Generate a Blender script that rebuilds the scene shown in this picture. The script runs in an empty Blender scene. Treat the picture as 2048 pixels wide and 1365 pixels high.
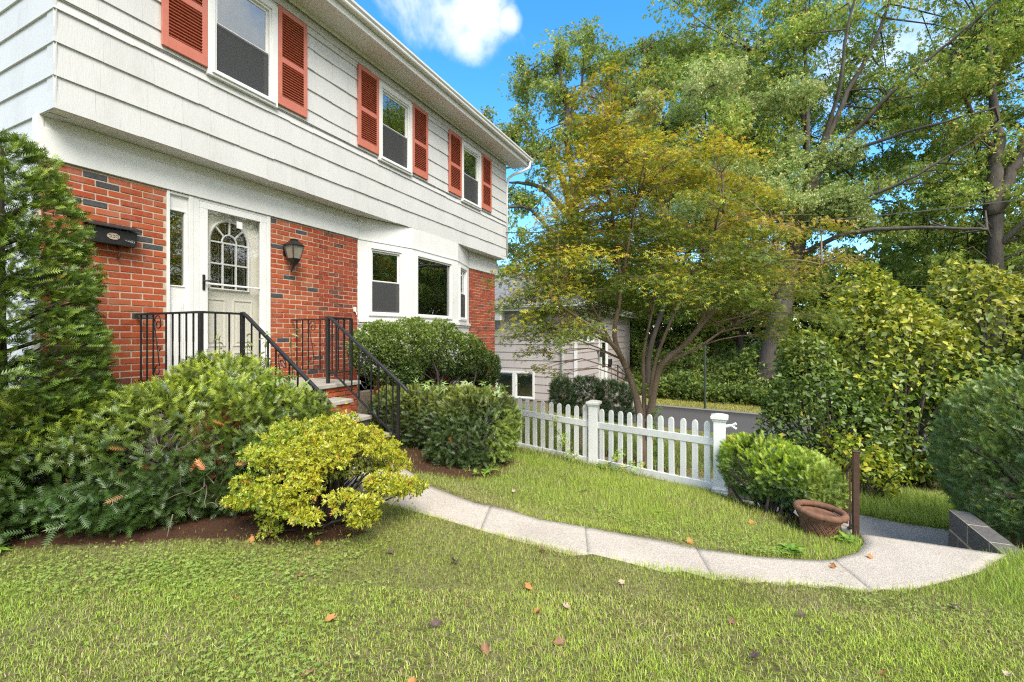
import bpy, bmesh, math
import numpy as np
from mathutils import Vector, Matrix

sc = bpy.context.scene
COL = sc.collection
PI = math.pi
rad = math.radians

# ------------------------------------------------------------------ camera
cam_d = bpy.data.cameras.new("camera")
cam = bpy.data.objects.new("camera", cam_d)
COL.objects.link(cam)
cam.location = (0, 0, 1.5)
cam.rotation_euler = (rad(90), 0, rad(25.635))
cam_d.sensor_width = 36.0
cam_d.lens = 36.0 * 919 / 2048
cam_d.shift_y = -10.5 / 2048
cam_d.clip_start = 0.05
cam_d.clip_end = 2000
sc.camera = cam

# ------------------------------------------------------------------ sky and sun
SUN_EL, SUN_ROT = rad(48), rad(134)
world = bpy.data.worlds.new("World")
sc.world = world
world.use_nodes = True
wn, wl_ = world.node_tree.nodes, world.node_tree.links
wn.clear()
SKY_STRENGTH = 0.11
w_out = wn.new("ShaderNodeOutputWorld")
w_bg = wn.new("ShaderNodeBackground")
w_bg.inputs["Strength"].default_value = SKY_STRENGTH
w_sky = wn.new("ShaderNodeTexSky")
w_sky.sky_type = 'NISHITA'
w_sky.sun_disc = False
w_sky.sun_elevation = SUN_EL
w_sky.sun_rotation = SUN_ROT
w_sky.altitude = 300
w_sky.air_density = 1.0
w_sky.dust_density = 0.3
w_sky.ozone_density = 3.0
w_tc = wn.new("ShaderNodeTexCoord")


def wmath(op, a, b=None, clamp=False):
    n = wn.new("ShaderNodeMath")
    n.operation = op
    n.use_clamp = clamp
    for i, v in enumerate((a, b)):
        if v is None:
            continue
        if isinstance(v, (int, float)):
            n.inputs[i].default_value = v
        else:
            wl_.new(v, n.inputs[i])
    return n.outputs[0]


def wnoise(scale, detail, rough, zs=1.0):
    mp = wn.new("ShaderNodeMapping")
    mp.inputs["Scale"].default_value = (1, 1, zs)
    wl_.new(w_tc.outputs["Generated"], mp.inputs["Vector"])
    n = wn.new("ShaderNodeTexNoise")
    n.inputs["Scale"].default_value = scale
    n.inputs["Detail"].default_value = detail
    n.inputs["Roughness"].default_value = rough
    n.inputs["Distortion"].default_value = 0.25
    wl_.new(mp.outputs[0], n.inputs["Vector"])
    return n.outputs["Fac"]


def wdot(v):
    n = wn.new("ShaderNodeVectorMath")
    n.operation = 'DOT_PRODUCT'
    wl_.new(w_tc.outputs["Generated"], n.inputs[0])
    n.inputs[1].default_value = Vector(v).normalized()
    return n.outputs["Value"]


def wstep(v, lo, hi):
    n = wn.new("ShaderNodeMapRange")
    n.interpolation_type = 'SMOOTHSTEP'
    wl_.new(v, n.inputs["Value"])
    n.inputs["From Min"].default_value = lo
    n.inputs["From Max"].default_value = hi
    return n.outputs["Result"]


def pix_dir(px, py):
    a, th = (px - 1024) / 919, rad(25.635)
    return (-math.sin(th) + a * math.cos(th), math.cos(th) + a * math.sin(th), (672 - py) / 919)


n_fine = wnoise(7.0, 9, 0.62)
puff = None
for (px, py, r, k) in ((925, 25, 0.058, 1.0), (855, -15, 0.062, 1.0), (935, 82, 0.03, 1.0), (1016, 40, 0.017, 0.8), (985, 62, 0.008, 0.7)):
    d = wmath('SUBTRACT', 1.0, wdot(pix_dir(px, py)))
    g = wmath('SUBTRACT', 1.0, wmath('DIVIDE', d, 1 - math.cos(r * 1.75)))     # 1 in the middle, 0 at the rim
    g = wmath('MULTIPLY', wmath('MAXIMUM', g, 0.0), k)
    puff = g if puff is None else wmath('MAXIMUM', puff, g)
puff = wmath('ADD', puff, wmath('MULTIPLY', wmath('SUBTRACT', n_fine, 0.52), 2.4))
puff_m = wmath('MULTIPLY', wstep(puff, 0.15, 1.35), wstep(wdot(pix_dir(915, 20)), math.cos(0.30), math.cos(0.20)))
# the rest of the sky: broken cloud, thickening behind the camera (the house windows mirror it)
n_big = wnoise(2.6, 7, 0.58, 1.6)
back = wdot((.88, -.42, .22))
cover = wmath('ADD', n_big, wmath('MULTIPLY', back, 0.36))
cover_m = wmath('MULTIPLY', wstep(cover, 0.46, 0.70), 0.92)
cl = wmath('MAXIMUM', puff_m, cover_m)
w_cc = wn.new("ShaderNodeRGB")
w_cc.outputs[0].default_value = (4.0, 4.0, 3.95, 1)
w_hs = wn.new("ShaderNodeHueSaturation")
w_hs.inputs["Hue"].default_value = 0.49
w_hs.inputs["Saturation"].default_value = 1.3
w_hs.inputs["Value"].default_value = 1.0
wl_.new(w_sky.outputs[0], w_hs.inputs["Color"])
w_mix = wn.new("ShaderNodeMix")
w_mix.data_type = 'RGBA'
wl_.new(cl, w_mix.inputs["Factor"])
wl_.new(w_hs.outputs[0], w_mix.inputs["A"])
wl_.new(w_cc.outputs[0], w_mix.inputs["B"])
wl_.new(w_mix.outputs["Result"], w_bg.inputs["Color"])
wl_.new(w_bg.outputs[0], w_out.inputs["Surface"])

sun_d = bpy.data.lights.new("sun", 'SUN')
sun = bpy.data.objects.new("sun", sun_d)
COL.objects.link(sun)
sun_d.energy = 1.5
sun_d.angle = rad(32)
sun_d.color = (1.0, 0.93, 0.82)
sdir = Vector((math.sin(SUN_ROT) * math.cos(SUN_EL), math.cos(SUN_ROT) * math.cos(SUN_EL), math.sin(SUN_EL)))
sun.rotation_euler = sdir.to_track_quat('Z', 'Y').to_euler()
sun.location = sdir * 60

sc.view_settings.view_transform = 'Standard'
sc.view_settings.look = 'None'
sc.view_settings.exposure = 1.8
sc.view_settings.gamma = 1.0
sc.view_settings.use_curve_mapping = False
sc.render.engine = 'CYCLES'
sc.cycles.max_bounces = 6
sc.cycles.diffuse_bounces = 3
sc.cycles.glossy_bounces = 3
sc.cycles.transmission_bounces = 4
sc.cycles.transparent_max_bounces = 10
sc.cycles.caustics_reflective = False
sc.cycles.caustics_refractive = False
sc.cycles.use_denoising = False
sc.cycles.filter_width = 1.2

# ------------------------------------------------------------------ helpers
RNG = np.random.default_rng(7)


def wpos(o):
    p = Vector((0, 0, 0))
    while o is not None:
        p += o.location
        o = o.parent
    return p


def tag(o, label=None, cat=None, group=None, kind=None):
    if label: o["label"] = label
    if cat: o["category"] = cat
    if group: o["group"] = group
    if kind: o["kind"] = kind
    return o


def thing(name, label, cat, loc, group=None):
    o = bpy.data.objects.new(name, None)
    o.empty_display_size = 0.1
    o.location = loc
    COL.objects.link(o)
    return tag(o, label, cat, group)


def put(name, mesh, m=None, parent=None, loc=None, rot=None, scale=None):
    """Link a mesh; loc is a WORLD position (parents are never rotated unless noted)."""
    o = bpy.data.objects.new(name, mesh)
    COL.objects.link(o)
    if m is not None and len(mesh.materials) == 0:
        mesh.materials.append(m)
    if parent is not None:
        o.parent = parent
        o.location = Vector(loc) - wpos(parent) if loc is not None else -wpos(parent)
    elif loc is not None:
        o.location = loc
    if rot: o.rotation_euler = rot
    if scale: o.scale = scale
    return o


class MB:
    def __init__(s):
        s.v, s.f = [], []

    def add(s, v, f):
        b = len(s.v)
        s.v += [tuple(p) for p in v]
        s.f += [tuple(i + b for i in q) for q in f]
        return s

    def box(s, x0, x1, y0, y1, z0, z1):
        v = [(x, y, z) for x in (x0, x1) for y in (y0, y1) for z in (z0, z1)]
        return s.add(v, [(0, 1, 3, 2), (4, 6, 7, 5), (0, 4, 5, 1), (2, 3, 7, 6), (0, 2, 6, 4), (1, 5, 7, 3)])

    def obox(s, M, sx, sy, sz):
        """box of full sizes centred at the origin of 4x4 M"""
        v = [M @ Vector((x * sx / 2, y * sy / 2, z * sz / 2)) for x in (-1, 1) for y in (-1, 1) for z in (-1, 1)]
        return s.add(v, [(0, 1, 3, 2), (4, 6, 7, 5), (0, 4, 5, 1), (2, 3, 7, 6), (0, 2, 6, 4), (1, 5, 7, 3)])

    def tube(s, pts, r, n=8, cap=True):
        pts = [Vector(p) for p in pts]
        rr = r if isinstance(r, (list, tuple)) else [r] * len(pts)
        v, f = [], []
        ref = None
        for i, p in enumerate(pts):
            t = (pts[min(i + 1, len(pts) - 1)] - pts[max(i - 1, 0)]).normalized()
            if ref is None:
                ref = Vector((0, 0, 1)) if abs(t.z) < 0.9 else Vector((1, 0, 0))
            a = (ref - t * ref.dot(t))
            if a.length < 1e-5:
                a = t.orthogonal()
            a.normalize()
            ref = a
            b = t.cross(a)
            for k in range(n):
                w = 2 * PI * k / n
                v.append(p + (a * math.cos(w) + b * math.sin(w)) * rr[i])
        for i in range(len(pts) - 1):
            for k in range(n):
                f.append((i * n + k, i * n + (k + 1) % n, (i + 1) * n + (k + 1) % n, (i + 1) * n + k))
        if cap:
            f.append(tuple(range(n - 1, -1, -1)))
            f.append(tuple((len(pts) - 1) * n + k for k in range(n)))
        return s.add(v, f)

    def bar(s, p0, p1, w, h):
        """square bar between two points; w horizontal, h in the upright plane"""
        p0, p1 = Vector(p0), Vector(p1)
        d = (p1 - p0).normalized()
        side = d.cross(Vector((0, 0, 1)))
        if side.length < 1e-4:
            side = Vector((0, 1, 0))
        side.normalize()
        up = side.cross(d)
        v = [p + side * a * w / 2 + up * b * h / 2 for p in (p0, p1) for a, b in ((-1, -1), (1, -1), (1, 1), (-1, 1))]
        return s.add(v, [(3, 2, 1, 0), (4, 5, 6, 7), (0, 1, 5, 4), (1, 2, 6, 5), (2, 3, 7, 6), (3, 0, 4, 7)])

    def lathe(s, prof, c, n=24, sx=1, sy=1):
        v, f = [], []
        for (r, z) in prof:
            for k in range(n):
                w = 2 * PI * k / n
                v.append((c[0] + r * math.cos(w) * sx, c[1] + r * math.sin(w) * sy, c[2] + z))
        for i in range(len(prof) - 1):
            for k in range(n):
                f.append((i * n + k, i * n + (k + 1) % n, (i + 1) * n + (k + 1) % n, (i + 1) * n + k))
        return s.add(v, f)

    def prism(s, poly, M, depth):
        """poly in the local xy plane of M, extruded along local z by depth"""
        n = len(poly)
        v = [M @ Vector((x, y, 0)) for x, y in poly] + [M @ Vector((x, y, depth)) for x, y in poly]
        f = [tuple(range(n - 1, -1, -1)), tuple(range(n, 2 * n))]
        f += [(k, (k + 1) % n, n + (k + 1) % n, n + k) for k in range(n)]
        return s.add(v, f)

    def mesh(s, name, off=(0, 0, 0), smooth=False, bevel=0.0, segs=1):
        me = bpy.data.meshes.new(name)
        me.from_pydata([(p[0] - off[0], p[1] - off[1], p[2] - off[2]) for p in s.v], [], s.f)
        if bevel > 0 or True:
            bm = bmesh.new()
            bm.from_mesh(me)
            bmesh.ops.recalc_face_normals(bm, faces=bm.faces)
            if bevel > 0:
                bmesh.ops.bevel(bm, geom=[e for e in bm.edges if len(e.link_faces) == 2 and e.calc_face_angle(0) > 0.5], offset=bevel, segments=segs, affect='EDGES', clamp_overlap=True)
            bm.to_mesh(me)
            bm.free()
        if smooth:
            me.polygons.foreach_set("use_smooth", [True] * len(me.polygons))
        return me

    def build(s, name, m, parent=None, smooth=False, bevel=0.0, segs=1, off=None):
        base = Vector(off) if off is not None else (wpos(parent) if parent is not None else Vector((0, 0, 0)))
        me = s.mesh(name, base, smooth, bevel, segs)
        me.materials.append(m)
        o = bpy.data.objects.new(name, me)
        COL.objects.link(o)
        if parent is not None:
            o.parent = parent
            o.location = base - wpos(parent)
        else:
            o.location = base
        return o


def np_mesh(name, V, F, m, col=None, off=(0, 0, 0), smooth=False):
    V = np.asarray(V, np.float32) - np.asarray(off, np.float32)
    F = np.asarray(F, np.int32)
    me = bpy.data.meshes.new(name)
    me.vertices.add(len(V))
    me.vertices.foreach_set("co", V.ravel())
    k = F.shape[1]
    me.loops.add(F.size)
    me.loops.foreach_set("vertex_index", F.ravel())
    me.polygons.add(len(F))
    me.polygons.foreach_set("loop_start", np.arange(0, F.size, k, dtype=np.int32))
    me.polygons.foreach_set("loop_total", np.full(len(F), k, np.int32))
    if smooth:
        me.polygons.foreach_set("use_smooth", np.ones(len(F), bool))
    if col is not None:
        a = me.attributes.new("Col", 'FLOAT_COLOR', 'POINT')
        c4 = np.ones((len(V), 4), np.float32)
        c4[:, :3] = col
        a.data.foreach_set("color", c4.ravel())
    me.update(calc_edges=True)
    me.materials.append(m)
    return me


def unit(a):
    return a / np.maximum(np.linalg.norm(a, axis=-1, keepdims=True), 1e-9)


def frames(X, up):
    X = unit(X)
    Z = unit(up - X * np.sum(up * X, -1, keepdims=True))
    Y = np.cross(Z, X)
    return X, Y, Z


def stamp(T, P, X, up, S, C, cvar=0.0, rng=RNG, along=None):
    """copies of the template T=(verts, tris) at P, local x along X and z towards up, scaled S, coloured C"""
    V, F = T
    X, Y, Z = frames(X, up)
    S = np.asarray(S, np.float32)
    if S.ndim == 1:
        S = np.repeat(S[:, None], 3, 1)
    W = (P[:, None, :] + V[None, :, 0:1] * S[:, None, 0:1] * X[:, None, :] + V[None, :, 1:2] * S[:, None, 1:2] * Y[:, None, :]
         + V[None, :, 2:3] * S[:, None, 2:3] * Z[:, None, :])
    n = len(V)
    FF = (F[None] + (np.arange(len(P)) * n)[:, None, None]).reshape(-1, F.shape[1])
    CC = np.repeat(np.asarray(C, np.float32)[:, None, :], n, 1)
    if along is not None:
        CC = CC * (along[0] + (along[1] - along[0]) * np.clip(V[None, :, 0:1], 0, 1))
    if cvar:
        CC = CC * (1 + cvar * rng.uniform(-1, 1, (len(P), n, 1)))
    return W.reshape(-1, 3), FF, np.clip(CC.reshape(-1, 3), 0, 1)


def join(parts):
    V, F, C, b = [], [], [], 0
    for v, f, c in parts:
        V.append(v); F.append(f + b); C.append(c); b += len(v)
    return np.concatenate(V), np.concatenate(F), np.concatenate(C)


def snoise(P, freq, seed):
    r = np.random.default_rng(seed)
    out = np.zeros(len(P))
    for k in range(6):
        d = unit(r.normal(size=3)[None])[0] * freq * (0.7 + 0.25 * k)
        out += np.sin(P @ d + r.uniform(0, 6.28)) * (1.0 if k < 3 else 0.6)
    return out / 3.2


def pick(rng, n, cols, p=None):
    cols = np.asarray(cols, np.float32)
    return cols[rng.choice(len(cols), n, p=p)]


# ---- leaf templates (triangles)
def t_sprig(n=7, ln=0.26, w=0.078, seed=1):
    r = np.random.default_rng(seed)
    V, F = [], []
    for i in range(n):
        x = 0.06 + 0.9 * i / n
        l = ln * (1.0 if i < n * .7 else 1.15 - .5 * (i - n * .7) / (n * .3))
        for sg in (-1, 1):
            b = len(V)
            dx, dy, dz = 0.55 * l, sg * l * 0.85, l * r.uniform(0.05, 0.4)
            V += [(x - w / 2, 0, 0), (x + w / 2, 0, 0), (x + dx, dy, dz)]
            V[-2] = (x + w, sg * 0.01, 0.01)
            F.append((b, b + 1, b + 2) if sg > 0 else (b + 1, b, b + 2))
    b = len(V)
    V += [(0.9, -0.03, 0), (0.9, 0.03, 0), (1.15, 0, 0.03)]
    F.append((b, b + 1, b + 2))
    return np.array(V, np.float32), np.array(F, np.int32)


def t_leaf(w=0.5, fold=0.12, droop=0.1):
    V = [(0, 0, 0), (0.3, w / 2, fold), (0.68, w * .38, fold * .6 - droop * .4), (1, 0, -droop), (0.68, -w * .38, fold * .6 - droop * .4), (0.3, -w / 2, fold), (0.45, 0, 0)]
    F = [(0, 6, 1), (1, 6, 2), (2, 6, 3), (3, 6, 4), (4, 6, 5), (5, 6, 0)]
    return np.array(V, np.float32), np.array(F, np.int32)


def t_diamond(w=0.55, fold=0.12):
    V = [(0, 0, 0), (0.45, w / 2, fold), (1, 0, 0), (0.45, -w / 2, fold)]
    return np.array(V, np.float32), np.array([(0, 2, 1), (0, 3, 2)], np.int32)


def t_palm():
    V, F = [(0, 0, 0)], []
    for a, l in ((-100, .55), (-52, .85), (0, 1.0), (52, .85), (100, .55)):
        a = rad(a)
        c, s = math.cos(a), math.sin(a)
        b = len(V)
        for x, y, z in ((.22, .15, .03), (.22, -.15, .03), (1, 0, -.1)):
            x, y = x * l, y * (0.8 + .2 * l)
            V.append((x * c - y * s, x * s + y * c, z))
        F += [(b, b + 1, b + 2)]
    return np.array(V, np.float32), np.array(F, np.int32)


def t_cluster(T, n, spread, seed, size=(0.5, 0.8)):
    r = np.random.default_rng(seed)
    P = r.uniform(-1, 1, (n, 3)) * spread
    P[:, 0] += 0.4
    X = unit(r.normal(size=(n, 3)) + np.array([0.8, 0, -0.1]))
    up = unit(r.normal(size=(n, 3)) * .6 + np.array([0, 0, 1.0]))
    v, f, _ = stamp(T, P, X, up, r.uniform(*size, n), np.ones((n, 3)))
    return v.astype(np.float32), f.astype(np.int32)


T_SPRIG = t_sprig()
T_SPRIG_LO = t_sprig(7, .3, .06, 2)
T_LEAF = t_leaf()
T_DIA = t_diamond()
T_PALM = t_palm()
T_TRI = (np.array([(0.05, .27, .05), (.12, -.27, .05), (1, 0, -.03)], np.float32), np.array([(0, 1, 2)], np.int32))
T_ROSETTE = t_cluster(T_TRI, 6, .12, 3, (.6, .85))
T_TWIG = t_cluster(T_TRI, 6, .32, 5, (.42, .62))


# ------------------------------------------------------------------ materials
def nodes_of(name):
    m = bpy.data.materials.new(name)
    m.use_nodes = True
    nt = m.node_tree
    return m, nt.nodes, nt.links, nt.nodes["Principled BSDF"]


def ramp_mix(N, L, fac, c1, c2):
    mx = N.new("ShaderNodeMix")
    mx.data_type = 'RGBA'
    for k, c in (("A", c1), ("B", c2)):
        if isinstance(c, (tuple, list)):
            mx.inputs[k].default_value = (*c[:3], 1)
        else:
            L.new(c, mx.inputs[k])
    if isinstance(fac, (int, float)):
        mx.inputs["Factor"].default_value = fac
    else:
        L.new(fac, mx.inputs["Factor"])
    return mx.outputs["Result"]


def noise(N, L, scale, detail=4, rough=.6, vec=None, stretch=None):
    n = N.new("ShaderNodeTexNoise")
    n.inputs["Scale"].default_value = scale
    n.inputs["Detail"].default_value = detail
    n.inputs["Roughness"].default_value = rough
    if vec is None:
        g = N.new("ShaderNodeNewGeometry")
        vec = g.outputs["Position"]
    if stretch:
        mp = N.new("ShaderNodeMapping")
        mp.inputs["Scale"].default_value = stretch
        L.new(vec, mp.inputs["Vector"])
        vec = mp.outputs[0]
    L.new(vec, n.inputs["Vector"])
    return n.outputs["Fac"]


def mrange(N, L, v, a, b, c=0.0, d=1.0):
    n = N.new("ShaderNodeMapRange")
    L.new(v, n.inputs["Value"])
    for k, x in zip(("From Min", "From Max", "To Min", "To Max"), (a, b, c, d)):
        n.inputs[k].default_value = x
    return n.outputs["Result"]


def bump(N, L, B, h, strength, dist=.01):
    b = N.new("ShaderNodeBump")
    b.inputs["Strength"].default_value = strength
    b.inputs["Distance"].default_value = dist
    L.new(h, b.inputs["Height"])
    L.new(b.outputs[0], B.inputs["Normal"])


def mat(name, c1, c2=None, rough=.6, scale=8, detail=5, bs=0.0, bdist=.005, bscale=None, stretch=None, rand=0.0, metal=0, spec=.5, lo=.3, hi=.7):
    m, N, L, B = nodes_of(name)
    c2 = c2 or c1
    f = mrange(N, L, noise(N, L, scale, detail, .62, stretch=stretch), lo, hi)
    col = ramp_mix(N, L, f, c1, c2)
    if rand:
        oi = N.new("ShaderNodeObjectInfo")
        hs = N.new("ShaderNodeHueSaturation")
        L.new(mrange(N, L, oi.outputs["Random"], 0, 1, 1 - rand, 1 + rand), hs.inputs["Value"])
        L.new(col, hs.inputs["Color"])
        col = hs.outputs[0]
    L.new(col, B.inputs["Base Color"])
    B.inputs["Roughness"].default_value = rough
    B.inputs["Metallic"].default_value = metal
    B.inputs["Specular IOR Level"].default_value = spec
    if bs:
        bump(N, L, B, noise(N, L, bscale or scale * 3, 5, .6, stretch=stretch), bs, bdist)
    return m


def leaf_mat(name, trans=.32, rough=.5, gloss=.05):
    m = bpy.data.materials.new(name)
    m.use_nodes = True
    N, L = m.node_tree.nodes, m.node_tree.links
    N.clear()
    out = N.new("ShaderNodeOutputMaterial")
    a = N.new("ShaderNodeAttribute")
    a.attribute_name = "Col"
    d = N.new("ShaderNodeBsdfDiffuse")
    t = N.new("ShaderNodeBsdfTranslucent")
    g = N.new("ShaderNodeBsdfGlossy")
    g.inputs["Roughness"].default_value = rough
    g.inputs["Color"].default_value = (.8, .85, .8, 1)
    L.new(a.outputs["Color"], d.inputs["Color"])
    tc = ramp_mix(N, L, .35, a.outputs["Color"], (.25, .32, .02))
    L.new(tc, t.inputs["Color"])
    m1 = N.new("ShaderNodeMixShader")
    m1.inputs[0].default_value = trans
    L.new(d.outputs[0], m1.inputs[1]); L.new(t.outputs[0], m1.inputs[2])
    m2 = N.new("ShaderNodeMixShader")
    m2.inputs[0].default_value = gloss
    L.new(m1.outputs[0], m2.inputs[1]); L.new(g.outputs[0], m2.inputs[2])
    L.new(m2.outputs[0], out.inputs["Surface"])
    return m


def glass_mat(name, tint=(.75, .78, .78), refl=1.0):
    m = bpy.data.materials.new(name)
    m.use_nodes = True
    N, L = m.node_tree.nodes, m.node_tree.links
    N.clear()
    out = N.new("ShaderNodeOutputMaterial")
    t = N.new("ShaderNodeBsdfTransparent")
    t.inputs["Color"].default_value = (*tint, 1)
    g = N.new("ShaderNodeBsdfGlossy")
    g.inputs["Roughness"].default_value = 0.0
    g.inputs["Color"].default_value = (.95, .97, .97, 1)
    fr = N.new("ShaderNodeLayerWeight")          # symmetric: the same from both sides of the pane
    fr.inputs["Blend"].default_value = .5
    pw = N.new("ShaderNodeMath")
    pw.operation = 'POWER'
    L.new(fr.outputs["Facing"], pw.inputs[0])
    pw.inputs[1].default_value = 3.0
    mm = N.new("ShaderNodeMath")
    mm.operation = 'MULTIPLY_ADD'
    mm.use_clamp = True
    L.new(pw.outputs[0], mm.inputs[0])
    mm.inputs[1].default_value = .8 * refl
    mm.inputs[2].default_value = .19 * refl
    bp = N.new("ShaderNodeBump")
    bp.inputs["Strength"].default_value = .035
    bp.inputs["Distance"].default_value = .02
    L.new(noise(N, L, 3.0, 1, .4), bp.inputs["Height"])
    L.new(bp.outputs[0], g.inputs["Normal"])
    mx = N.new("ShaderNodeMixShader")
    L.new(mm.outputs[0], mx.inputs[0]); L.new(t.outputs[0], mx.inputs[1]); L.new(g.outputs[0], mx.inputs[2])
    L.new(mx.outputs[0], out.inputs["Surface"])
    return m


def screen_mat():
    m = bpy.data.materials.new("insect_screen")
    m.use_nodes = True
    N, L = m.node_tree.nodes, m.node_tree.links
    N.clear()
    out = N.new("ShaderNodeOutputMaterial")
    t = N.new("ShaderNodeBsdfTransparent")
    d = N.new("ShaderNodeBsdfDiffuse")
    d.inputs["Color"].default_value = (.085, .087, .09, 1)
    mx = N.new("ShaderNodeMixShader")
    mx.inputs[0].default_value = .62
    L.new(t.outputs[0], mx.inputs[1]); L.new(d.outputs[0], mx.inputs[2])
    L.new(mx.outputs[0], out.inputs["Surface"])
    return m


def brick_mat(name, by_island, cols, rough=.85):
    m, N, L, B = nodes_of(name)
    if by_island:
        r = N.new("ShaderNodeNewGeometry").outputs["Random Per Island"]
    else:
        r = N.new("ShaderNodeObjectInfo").outputs["Random"]
    cr = N.new("ShaderNodeValToRGB")
    el = cr.color_ramp.elements
    for i, c in enumerate(cols):
        p = i / (len(cols) - 1)
        e = el[i] if i < 2 else el.new(p)
        e.position = p
        e.color = (*c, 1)
    L.new(r, cr.inputs[0])
    f = mrange(N, L, noise(N, L, 26, 6, .65), .42, .75)
    col = ramp_mix(N, L, f, cr.outputs[0], (.34, .13, .065))
    f2 = mrange(N, L, noise(N, L, 60, 3, .6), .62, .8, 0, .5)
    col = ramp_mix(N, L, f2, col, (.06, .025, .018))
    L.new(col, B.inputs["Base Color"])
    B.inputs["Roughness"].default_value = rough
    B.inputs["Specular IOR Level"].default_value = .25
    bump(N, L, B, noise(N, L, 90, 5, .7), .5, .004)
    return m


M = {}
M['siding'] = mat("painted_shingle", (.57, .572, .57), (.635, .635, .63), .55, 6, 4, .5, .004, 1.0, (170, 170, 3.5), rand=.022)
M['trim'] = mat("white_trim_paint", (.74, .745, .74), (.80, .80, .79), .42, 5, 3, .06, .002, 60)
M['soffit'] = mat("soffit_paint", (.66, .66, .65), (.72, .72, .70), .6, 3, 3)
M['vinyl'] = mat("white_vinyl", (.78, .785, .78), (.83, .83, .825), .38, 9, 4, .02)
M['gutter'] = mat("gutter_metal", (.62, .62, .6), (.72, .72, .70), .45, 4, 4, stretch=(1, .3, 1))
M['shutter'] = mat("terracotta_shutter_paint", (.51, .148, .098), (.565, .175, .115), .5, 12, 3, .05, .002)
M['brick'] = brick_mat("red_brick", False, [(.32, .05, .02), (.42, .072, .026), (.48, .10, .036), (.38, .06, .022), (.45, .14, .065)])
M['brick_i'] = brick_mat("red_brick_course", True, [(.24, .034, .017), (.32, .045, .02), (.37, .06, .024), (.27, .034, .016), (.06, .045, .045)])
M['brick_dark'] = mat("charcoal_brick", (.045, .047, .052), (.085, .085, .09), .7, 30, 5, .5, .004, 90)
M['mortar'] = mat("mortar", (.46, .37, .28), (.60, .51, .41), .95, 20, 5, .6, .004, 120)
M['cream'] = mat("cream_door_paint", (.80, .775, .69), (.82, .80, .72), .4, 3, 2)
M['glass'] = glass_mat("window_glass")
M['glass_door'] = glass_mat("storm_glass", (.985, .985, .98), .38)
M['screen'] = screen_mat()
M['black_metal'] = mat("black_iron", (.012, .012, .013), (.022, .022, .023), .38, 30, 4, .15, .002)
M['brown_metal'] = mat("rusty_brown_iron", (.055, .026, .018), (.09, .045, .03), .5, 20, 5, .2, .002)
M['dark'] = mat("dark_interior", (.05, .05, .055), (.07, .07, .075), .9, 2)
M['room'] = mat("room_wall", (.50, .50, .51), (.56, .56, .56), .9, 1)
M['stone'] = mat("bluestone_tread", (.30, .28, .24), (.46, .44, .39), .8, 7, 6, .3, .004, 40)
M['roof'] = mat("grey_asphalt_shingle", (.22, .22, .225), (.34, .34, .345), .9, 14, 6, .5, .01, 60, rand=.1)
M['neigh'] = mat("mauve_grey_shingle", (.43, .385, .38), (.50, .455, .45), .7, 5, 4, .8, .006, 1.0, (70, 70, 2), rand=.04)
M['block'] = mat("split_concrete_block", (.10, .095, .09), (.18, .17, .16), .95, 26, 6, .9, .008, 55, rand=.12)
M['block_cap'] = mat("pale_concrete", (.36, .33, .29), (.46, .43, .38), .9, 10, 6, .3, .004, 60)
M['terracotta'] = mat("terracotta", (.13, .058, .035), (.25, .13, .08), .9, 14, 5, .3, .003, 60)
M['soil'] = mat("dry_soil", (.035, .025, .018), (.12, .09, .06), .95, 60, 4, 1, .01, 90)
M['bark'] = mat("grey_bark", (.06, .05, .042), (.13, .11, .09), .9, 6, 7, .9, .03, 14, (1, 1, .22))
M['bark_maple'] = mat("maple_bark", (.16, .11, .075), (.27, .20, .14), .85, 9, 6, .6, .01, 20, (1, 1, .25))
M['bark_dark'] = mat("dark_bark", (.035, .028, .022), (.075, .06, .05), .9, 8, 6, .8, .02, 18, (1, 1, .25))
M['twig'] = mat("dead_twig", (.13, .105, .08), (.22, .18, .14), .9, 12, 4)
M['tan_plastic'] = mat("tan_plastic", (.42, .34, .22), (.50, .41, .28), .5, 8)
M['board'] = mat("weathered_board", (.36, .29, .21), (.46, .38, .28), .85, 6, 5, .3, .003, 20, (8, 1, 1))
M['plaque'] = mat("beige_plaque", (.42, .34, .25), (.55, .46, .36), .5, 60)
M['lens'] = mat("frosted_lamp_glass", (.22, .2, .16), (.34, .31, .25), .25, 12)
M['cable'] = mat("cable_rubber", (.05, .055, .06), (.09, .095, .1), .6, 5)
M['foundation'] = mat("foundation_render", (.26, .2, .12), (.34, .27, .17), .95, 8, 5, .3)
M['green_paint'] = mat("dull_green_paint", (.035, .05, .035), (.05, .065, .045), .6, 8)
for k, a in dict(yew=(.2, .45, .06), leaf=(.36, .45, .05), maple=(.42, .5, .03), grass=(.35, .5, .03), far=(.34, .55, .03), box=(.25, .38, .08)).items():
    M['l_' + k] = leaf_mat(k + "_foliage", *a)


def weather(m, col, scale, stretch, amt, lo=.5, hi=.8):
    """old dirt and wear: blotches with a shape of their own"""
    N, L = m.node_tree.nodes, m.node_tree.links
    B = N["Principled BSDF"]
    src = B.inputs["Base Color"].links[0].from_socket
    f = mrange(N, L, noise(N, L, scale, 7, .68, stretch=stretch), lo, hi, 0, amt)
    L.new(ramp_mix(N, L, f, src, col), B.inputs["Base Color"])


weather(M['siding'], (.34, .33, .30), 2.2, (1, 1, .3), .32)
weather(M['siding'], (.30, .29, .27), 60, (1, 1, .08), .30, .55, .75)
weather(M['vinyl'], (.40, .42, .33), 7, (1, 1, .45), .30, .5, .8)
weather(M['trim'], (.48, .46, .42), 5, (1, 1, .4), .25)
weather(M['brick'], (.52, .42, .36), 5, (1, 1, 1), .28, .52, .8)
weather(M['shutter'], (.50, .24, .19), 3.5, (1, 1, .5), .4)
weather(M['gutter'], (.30, .29, .26), 3, (1, .4, 1), .4)

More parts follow.
